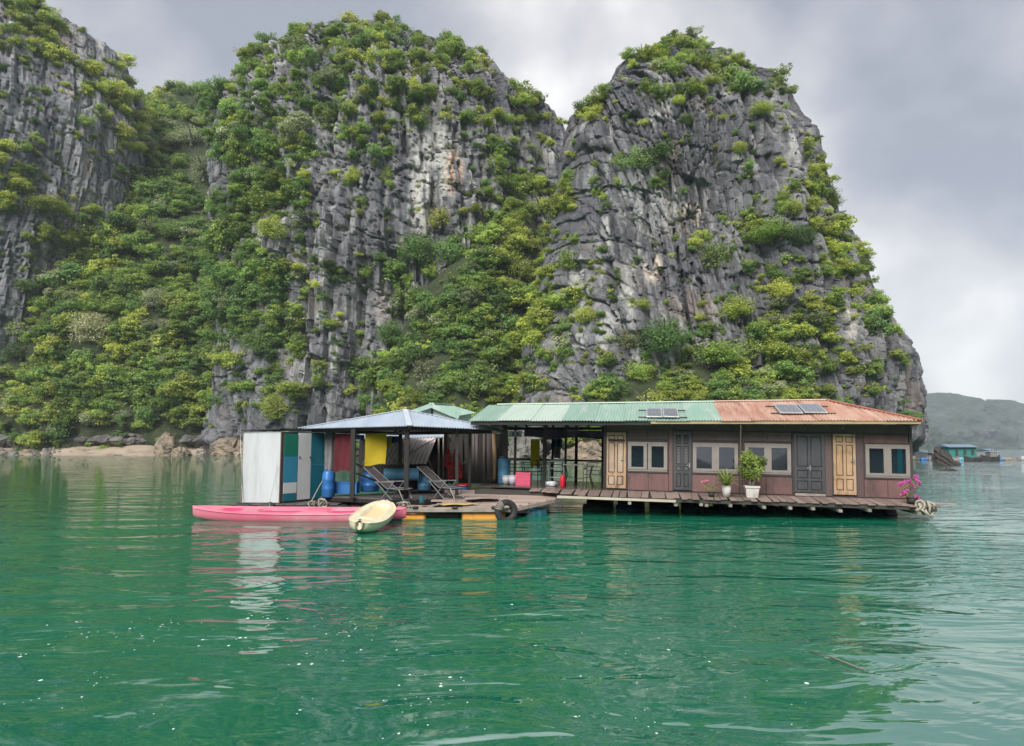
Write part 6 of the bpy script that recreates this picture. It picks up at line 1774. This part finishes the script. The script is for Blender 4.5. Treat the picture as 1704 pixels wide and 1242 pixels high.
# leafy bush in square pot
t = tub('potted_bush', HM @ Matrix.Translation((4.22, -0.78, -0.05)), (0.155, 0.195, 0.33, 0.05), m_potw, 'leafy yellow-green bush in a square white pot below the third window', 'potted plant', PG, square=True)
MB().box((-0.17, -0.17, 0.26), (0.17, 0.17, 0.285)).build('soil', m_soilp, t)
r9 = random.Random(8)
for k in range(17):
    a = r9.uniform(0, 6.283); rr = r9.uniform(0.05, 0.30); rr *= 1.15; tip = Vector((rr * math.cos(a), rr * math.sin(a) * 0.8, r9.uniform(0.8, 1.32)))
    MB().tube([(0.04 * math.cos(a), 0.04 * math.sin(a), 0.27), (tip.x * 0.5, tip.y * 0.5, 0.6), tip], [0.012, 0.009, 0.004], 5).build('stem', m_bark, t)
    leaf_cluster(95, r9, tip - Vector((0, 0, 0.07)), (0.19, 0.17, 0.17), 0.044).build('foliage', m_bushy, t)
    leaf_cluster(26, r9, Vector((tip.x * 0.7, tip.y * 0.7, 0.62)), (0.13, 0.13, 0.15), 0.04).build('foliage', m_bushy, t)
# small pink-flowered plant
t = tub('potted_flower', HM @ Matrix.Translation((3.08, -0.92, -0.055)), pail(0.075, 0.10, 0.13), m_rubber, 'small plant with two pink flowers left of the spiky plant', 'potted plant', PG)
r9 = random.Random(5)
for k, (x, z) in enumerate(((-0.24, 0.42), (-0.14, 0.44), (0.12, 0.36), (0.05, 0.30), (-0.1, 0.27))):
    MB().tube([(0, 0, 0.10), (x * 0.4, -0.02, z * 0.7), (x, -0.04, z)], 0.006, 5).build('stem', m_bark, t)
    leaf_cluster(16, r9, (x * 0.7, -0.03, z * 0.75), (0.09, 0.07, 0.08), 0.03).build('foliage', m_strap, t)
    if k < 2: leaf_cluster(26, r9, (x, -0.05, z), (0.07, 0.06, 0.05), 0.035).build('flower', m_pinkf, t)
# bougainvillea at the corner
t = tub('potted_bougainvillea', HM @ Matrix.Translation((8.42, -1.05, -0.065)), pail(0.11, 0.14, 0.16), m_rubber, 'magenta bougainvillea at the far corner of the walkway', 'potted plant', PG)
r9 = random.Random(15)
for k, (x, y, z) in enumerate(((-0.30, -0.03, 0.52), (-0.16, 0.0, 0.58), (-0.06, -0.05, 0.62), (0.02, 0.0, 0.52), (0.14, 0.0, 0.66), (0.20, -0.03, 0.55), (-0.20, -0.05, 0.30), (-0.12, -0.02, 0.36), (0.08, 0.0, 0.42), (0.10, -0.05, 0.20), (0.16, 0.0, 0.16), (-0.24, 0, 0.24), (0.12, 0, 0.74))):
    MB().tube([(0, 0, 0.12), (x * 0.4, y, z * 0.6 + 0.05), (x, y, z)], 0.006, 5).build('stem', m_bark, t)
    leaf_cluster(10, r9, (x * 0.6, y, z * 0.75 + 0.03), (0.06, 0.05, 0.06), 0.03).build('foliage', m_bushy, t)
    leaf_cluster(34, r9, (x, y, z), (0.075, 0.06, 0.06), 0.032).build('flower', m_magenta, t)

# ================================================================== loose things on the decks
def life_jacket(p, label):
    t = empty('life_jacket', wm(*p), label, 'life jacket', 'life jackets hung in the storage hut')
    for s_ in (-1, 1):
        MB().bevbox((s_ * 0.14 - 0.11, -0.05, 0), (s_ * 0.14 + 0.11, 0.05, 0.48), 0.04).build('foam_panel', m_lj, t)
        MB().bevbox((s_ * 0.12 - 0.05, -0.045, 0.47), (s_ * 0.12 + 0.05, 0.045, 0.62), 0.03).build('shoulder', m_lj, t)
    for z in (0.12, 0.30):
        MB().box((-0.27, -0.058, z), (0.27, -0.051, z + 0.035)).build('strap', m_rubber, t)
    return t
m_lj = mat('red_life_jacket', (0.42, 0.03, 0.03), (0.34, 0.025, 0.025), 6, 0.8)
life_jacket(at(752, 778, 24.9), 'upper red life jacket hanging in the dark storage hut')
life_jacket(at(757, 797, 24.8), 'lower red life jacket hanging in the dark storage hut')
m_mat = mat('mustard_mat', (0.52, 0.38, 0.10), (0.44, 0.33, 0.12), 5, 0.9, dirt=(0.3, 0.24, 0.15), dirt_amt=0.5)
def floor_sheet(name, cx_, cy_, z, W, D, rot, m, label, cat, seed):
    r_ = random.Random(seed); mb = MB(); q = [r_.uniform(0, 6) for _ in range(4)]
    mb.grid(lambda s, t: Vector(((s - .5) * W + 0.05 * math.sin(t * 5 + q[0]), (t - .5) * D + 0.05 * math.sin(s * 4 + q[1]), 0.012 + 0.022 * (1 + math.sin(s * 9 + q[2]) * math.sin(t * 7 + q[3])))), 20, 14)
    o = mb.build(name, m, mw=wm(cx_, cy_, z, rot), smooth=True); return tag(o, label, cat)
floor_sheet('floor_mat', -1.55, 21.45, 0.53, 0.95, 0.42, 0.25, m_mat, 'crumpled mustard mat lying on the bleached deck', 'mat', 3)
floor_sheet('sack', -2.15, 21.25, 0.53, 0.35, 0.3, 0.6, m_greyc, 'grey sack lying beside the mustard mat', 'sack', 5)
floor_sheet('board_sheet', -0.85, 22.0, 0.66, 1.0, 0.5, 0.3, m_tan, 'loose pale sheet lying on the sloping deck', 'sheet', 7)
for k, (px, py, Y, col) in enumerate(((702, 838, 21.2, 'green'),)):
    t = empty('water_jug', wm(*at(px, py, Y)), col + ' plastic jug standing on the deck edge', 'jug', 'jugs on the deck edge')
    mj = {'green': m_tealc, 'white': m_white, 'blue': m_bluep}[col]
    MB().lathe([(0.0, 0), (0.07, 0), (0.075, 0.02), (0.075, 0.16), (0.03, 0.21), (0.025, 0.23), (0.0, 0.23)], 14).build('body', mj, t, smooth=True); MB().lathe([(0.03, 0.23), (0.03, 0.255), (0, 0.255)], 10).build('cap', m_rubber, t)
# ================================================================== ropes
def rope_bundle(mw, label, seed, spread, n_=9, rad=0.03, cat='rope'):
    r_ = random.Random(seed); t = empty('rope_bundle', mw, label, cat, 'ropes on the raft edges')
    for k in range(n_):
        c = Vector((r_.uniform(-1, 1) * spread[0], r_.uniform(-1, 1) * spread[1], r_.uniform(-1, 0.6) * spread[2])); R0 = r_.uniform(0.07, 0.16); ax = Vector((r_.gauss(0, 1), r_.gauss(0, 1), r_.gauss(0, .6))).normalized()
        a = ax.orthogonal().normalized(); b_ = ax.cross(a)
        pts = [c + (a * math.cos(q * 0.5236) + b_ * math.sin(q * 0.5236)) * R0 * r_.uniform(0.85, 1.15) for q in range(12)]
        MB().tube(pts, rad, 6, True).build('rope_coil', m_rope, t, smooth=True)
    return t
rope_bundle(HM @ Matrix.Translation((8.68, -1.28, -0.18)), 'thick pale rope knotted round the far walkway corner', 4, (0.22, 0.12, 0.20), 10, 0.032)
rope_bundle(wm(*at(527, 838, 22.6)), 'pale rope coils lying on the raft beside the black bucket', 6, (0.22, 0.12, 0.04), 7, 0.018)
rope_bundle(wm(*at(673, 840, 21.0)), 'thin rope tying the pink kayak to the front pavilion post', 9, (0.10, 0.08, 0.10), 6, 0.014)
tag(MB().tube([at(518, 835, 22.5), at(530, 812, 23.0), at(545, 786, 24.0)], 0.014, 6).build('mooring_rope', m_rope, smooth=True), 'taut pale rope from the raft edge up to the blue drum', 'rope', 'ropes on the raft edges')
tag(MB().tube([at(448, 846, 21.0), at(449, 836, 22.2), at(457, 800, 22.85), at(461, 775, 22.86)], 0.006, 5).build('mooring_rope', m_rope, smooth=True), 'thin cord running from the pink kayak up the white cabin wall', 'rope', 'ropes on the raft edges')
tag(MB().tube([at(400, 722, 23.0), at(402, 780, 23.0), at(402, 836, 22.9)], 0.014, 6).build('cabin_pipe', m_metal, smooth=True), 'thin grey pipe along the outer edge of the white cabin', 'pipe')
# tarpaulin roll on the raft edge
tr_ = MB(); tr_.grid(lambda s, q: Vector((-0.55 + 1.15 * s, 0.14 * math.cos(q * math.pi) , 0.16 * math.sin(q * math.pi) * (0.75 + 0.3 * math.sin(s * 9) + 0.15 * math.sin(s * 23)))), 30, 10)
o = tr_.build('tarpaulin_roll', m_rubber, mw=wm(*at(423, 846, 22.35))); tag(o, 'black tarpaulin roll on the raft edge before the white cabin', 'tarpaulin')

# ================================================================== kayaks
def kayak(mw, L, W, H, m_hull, m_well, wells, label, blunt=0.0):
    t = empty('kayak', mw, label, 'kayak')
    nl, nr = 72, 20
    def shape(s):                         # s in -1..1 along the length
        q = abs(s)
        b_ = W / 2 * max(0.0, (1 - q ** 2.6)) ** 0.62 + 0.025 + blunt * 0.05
        keel = -0.10 * (1 - q ** 4) + 0.10 * q ** 6
        sheer = H * (0.72 + 0.28 * q ** 3)
        return b_, keel, sheer
    def deck_z(s, f):                     # f in -1..1 across
        b_, keel, sheer = shape(s)
        z = sheer + 0.035 * (1 - f * f)
        for (c, hl, hw, dp) in wells:
            e_ = ((s * L / 2 - c) / hl) ** 4 + (f * b_ / hw) ** 4
            if e_ < 1: z -= dp * (1 - e_) ** 0.35
        return z
    hull = MB(); vs_ = []; fs = []
    for i in range(nl + 1):
        s = -1 + 2 * i / nl; b_, keel, sheer = shape(s)
        for j in range(nr + 1):
            a = math.pi * j / nr
            y = -b_ * math.copysign(abs(math.cos(a)) ** 0.75, math.cos(a)); z = sheer - (sheer - keel) * math.sin(a) ** 0.8
            vs_.append((s * L / 2, y, z))
    for i in range(nl):
        for j in range(nr):
            fs.append((i * (nr + 1) + j, i * (nr + 1) + j + 1, (i + 1) * (nr + 1) + j + 1, (i + 1) * (nr + 1) + j))
    hull.add(vs_, fs)
    hull.f.append(tuple(range(nr + 1))); hull.f.append(tuple(nl * (nr + 1) + j for j in range(nr, -1, -1)))
    nd = 22
    def P(si, fi):
        s = -1 + 2 * si; f = -1 + 2 * fi; b_, k_, sh = shape(s); return Vector((s * L / 2, f * b_, deck_z(s, f)))
    hull.grid(P, nl * 2, nd)
    hull.build('hull', m_hull, t, smooth=True)
    for (c, hl, hw, dp) in wells:
        wl_ = MB()
        def Q(si, fi):
            x = c + hl * 0.93 * (2 * si - 1); s = x / (L / 2); b_ = shape(s)[0]
            yy = hw * 0.93 * (2 * fi - 1)
            kx = (1 - abs(2 * si - 1) ** 4) ** 0.25
            yy *= max(kx, 0.02)
            return Vector((x, yy, deck_z(s, max(-1, min(1, yy / b_))) + 0.006))
        wl_.grid(Q, 26, 16); wl_.build('seat_well', m_well, t, smooth=True)
    gw = MB()
    for sd in (-1, 1):
        gw.tube([(s_ / 20 * L / 2, sd * (shape(s_ / 20)[0] + 0.004), shape(s_ / 20)[2]) for s_ in range(-19, 20)], 0.014, 6)
    gw.build('gunwale', m_hull, t, smooth=True)
    MB().tube([(-L / 2 + 0.03, 0, shape(-0.97)[2] + 0.03), (-L / 2 - 0.02, 0, shape(-1)[2] + 0.07), (-L / 2 + 0.10, 0, shape(-0.95)[2] + 0.05)], 0.012, 6).build('grab_handle', m_rubber, t)
    MB().tube([(L / 2 - 0.03, 0, shape(0.97)[2] + 0.03), (L / 2 + 0.02, 0, shape(1)[2] + 0.07), (L / 2 - 0.10, 0, shape(0.95)[2] + 0.05)], 0.012, 6).build('grab_handle', m_rubber, t)
    return t
m_pkh = mat('faded_pink_hull', (0.64, 0.12, 0.20), (0.68, 0.20, 0.27), 0.9, 0.42, dirt=(0.70, 0.36, 0.40), dirt_amt=0.45, dirt_scale=0.8)
m_pkw = mat('hot_pink_well', (0.70, 0.045, 0.14), (0.62, 0.03, 0.11), 2, 0.4)
m_crh = mat('cream_hull', (0.68, 0.62, 0.44), (0.62, 0.56, 0.39), 1.5, 0.42, dirt=(0.45, 0.36, 0.22), dirt_amt=0.4, dirt_scale=3)
m_crw = mat('peach_well', (0.66, 0.50, 0.28), (0.70, 0.56, 0.33), 1.5, 0.45, dirt=(0.4, 0.27, 0.14), dirt_amt=0.4, dirt_scale=3)
ka, kb = at(322, 862, 20.75), at(676, 860, 20.25)
kayak(Matrix.Translation(((ka.x + kb.x) / 2, (ka.y + kb.y) / 2, 0.20)) @ Matrix.Rotation(math.atan2(kb.y - ka.y, kb.x - ka.x), 4, 'Z') @ Matrix.Rotation(R(9), 4, 'X'), (kb - ka).length, 0.78, 0.36, m_pkh, m_pkw,
      [(-1.85, 0.30, 0.20, 0.06), (-0.45, 0.62, 0.26, 0.13), (1.45, 0.62, 0.26, 0.13), (2.45, 0.2, 0.16, 0.05)], 'long faded pink kayak floating along the raft edge')
p0, p1 = Vector((-3.52, 17.25, 0.20)), Vector((-3.34, 19.7, 0.52))
dv_ = (p1 - p0); yaw = math.atan2(dv_.y, dv_.x); pit = -math.asin(dv_.z / dv_.length)
kayak(Matrix.Translation((p0 + p1) / 2) @ Matrix.Rotation(yaw, 4, 'Z') @ Matrix.Rotation(pit, 4, 'Y') @ Matrix.Rotation(R(6), 4, 'X'), dv_.length, 0.74, 0.27, m_crh, m_crw,
      [(0.22, 0.70, 0.23, 0.09), (-0.82, 0.17, 0.14, 0.035)], 'cream kayak with its far end resting on the pink kayak', 1.0)

# ================================================================== far floating village
m_tealhouse = mat('teal_hut_wall', (0.03, 0.19, 0.165), (0.035, 0.17, 0.15), 0.8, 0.6)
m_bluer = mat('blue_hut_roof', (0.14, 0.21, 0.29), (0.17, 0.24, 0.32), 1, 0.5)
m_darkboat = mat('dark_boat_hull', (0.035, 0.034, 0.036), (0.06, 0.055, 0.055), 1, 0.6)
def far(px, py, Y=115.0): return at(px, py, Y)
def hut_thing(px0, px1, pyw0, pyr0, pyr1, pyb, Y, mw_, mr_, label, cat='hut'):
    a, b_ = far(px0, pyb, Y), far(px1, pyb, Y); zr0, zr1 = far(px0, pyr1, Y).z, far(px0, pyr0, Y).z
    t = empty('floating_hut', wm((a.x + b_.x) / 2, Y, 0), label, cat, 'huts of the far floating village'); W = b_.x - a.x
    MB().box((-W / 2 * 0.92, 0, 0.5), (W / 2 * 0.92, 4, zr0)).build('wall', mw_, t)
    rf_ = MB(); e_ = 0.5
    rf_.add([(-W / 2, -e_, zr0), (W / 2, -e_, zr0), (W / 2, 2, zr1), (-W / 2, 2, zr1), (W / 2, 4 + e_, zr0), (-W / 2, 4 + e_, zr0)], [(0, 1, 2, 3), (3, 2, 4, 5), (0, 3, 5), (1, 4, 2)]); rf_.build('roof', mr_, t)
    for f in (-0.25, 0.02, 0.28):
        MB().box((W * f, -0.04, 0.6 if f < 0 else 1.0), (W * f + W * 0.09, -0.005, 1.9)).build('door' if f < 0 else 'window', m_darkboat, t)
    MB().box((-W / 2 * 1.1, -1.2, 0.3), (W / 2 * 1.1, 5, 0.49)).build('raft', m_beam, t)
    return t
hut_thing(1578, 1628, 0, 739.5, 744.5, 765, 125, m_tealhouse, m_bluer, 'teal floating hut with blue roof beyond the rock islet')
hut_thing(1646, 1662, 0, 747, 750.5, 764, 132, m_white, m_bluer, 'small white floating hut right of the teal one')
hut_thing(1543, 1552, 0, 751.5, 754, 766, 128, m_greyc, m_bluer, 'tiny grey floating hut left of the rock islet')
def boat(px0, px1, Y, H, label, cabin=True):
    a, b_ = far(px0, 765, Y), far(px1, 765, Y); L = b_.x - a.x
    t = empty('boat', wm((a.x + b_.x) / 2, Y, 0.2), label, 'boat', 'boats moored at the far village')
    h = MB(); vs_ = []; n_ = 16
    for i in range(n_ + 1):
        s = -1 + 2 * i / n_; bw_ = 0.9 * (1 - abs(s) ** 3) + 0.04; sh = H * (0.7 + 0.4 * s * s)
        vs_ += [(s * L / 2, -bw_, sh), (s * L / 2, -bw_ * 0.7, -0.2), (s * L / 2, bw_ * 0.7, -0.2), (s * L / 2, bw_, sh)]
    fs = []
    for i in range(n_):
        for j in range(3): fs.append((i * 4 + j, i * 4 + j + 1, i * 4 + 5 + j, i * 4 + 4 + j))
        fs.append((i * 4 + 3, i * 4, i * 4 + 4, i * 4 + 7))
    h.add(vs_, fs); h.build('hull', m_darkboat, t)
    if cabin:
        MB().bevbox((-L * 0.12, -0.6, H * 0.7), (L * 0.28, 0.6, H * 0.7 + 0.75), 0.05).build('cabin', m_greyc, t); MB().bevbox((-L * 0.15, -0.7, H * 0.7 + 0.76), (L * 0.31, 0.7, H * 0.7 + 0.84), 0.03).build('canopy', m_white, t)
    return t
boat(1604, 1634, 110, 0.75, 'dark moored boat in front of the teal hut', False); boat(1632, 1664, 112, 0.9, 'dark moored boat with grey cabin right of the teal hut')
vr = empty('village_raft', wm(far(1625, 765, 122).x, 122, 0), 'long low raft of floats and beams in the far village', 'raft')
r9 = random.Random(2)
ox = far(1625, 765, 122).x
for k in range(46):
    px = 1530 + k * 4.4 + r9.uniform(-1, 1); x = far(px, 765, 122).x - ox
    m = r9.choice([m_bluep, m_white, m_beam, m_beam, m_tealp, m_greyc, m_orange, m_lblue])
    y_ = r9.uniform(-6, 3)
    if r9.random() < 0.5: drum(MB(), Vector((x, y_, 0.30)), (1, 0, 0), 0.9, 0.3).build('float_drum', m, vr, smooth=True)
    else: MB().bevbox((x - 0.2, y_, 0.25), (x + 0.25, y_ + 0.4, r9.uniform(0.5, 0.9)), 0.04).build('crate', m, vr)
for y_ in (-6.5, -3, 0.5, 3.5):
    MB().bar((far(1545 if y_ > -6 else 1560, 765, 122).x - ox, y_, 0.42), (far(1760, 765, 122).x - ox, y_, 0.42), 0.3, 0.12).build('beam', m_beam, vr)
# drifting twig
tw = empty('drifting_twig', wm(*atz(1395, 1098, SEA)), 'thin dark twig drifting on the near water', 'twig')
a, b_ = atz(1345, 1083, SEA + 0.01) - tw.location, atz(1442, 1116, SEA + 0.01) - tw.location
MB().tube([a, a.lerp(b_, .4) + Vector((0, .01, .012)), a.lerp(b_, .7) + Vector((0, -.01, .006)), b_], [0.004, 0.008, 0.008, 0.005], 6).build('stem', m_bark, tw, smooth=True)
MB().tube([a.lerp(b_, .5), a.lerp(b_, .62) + Vector((0, .05, .01))], [0.005, 0.002], 5).build('side_shoot', m_bark, tw, smooth=True)
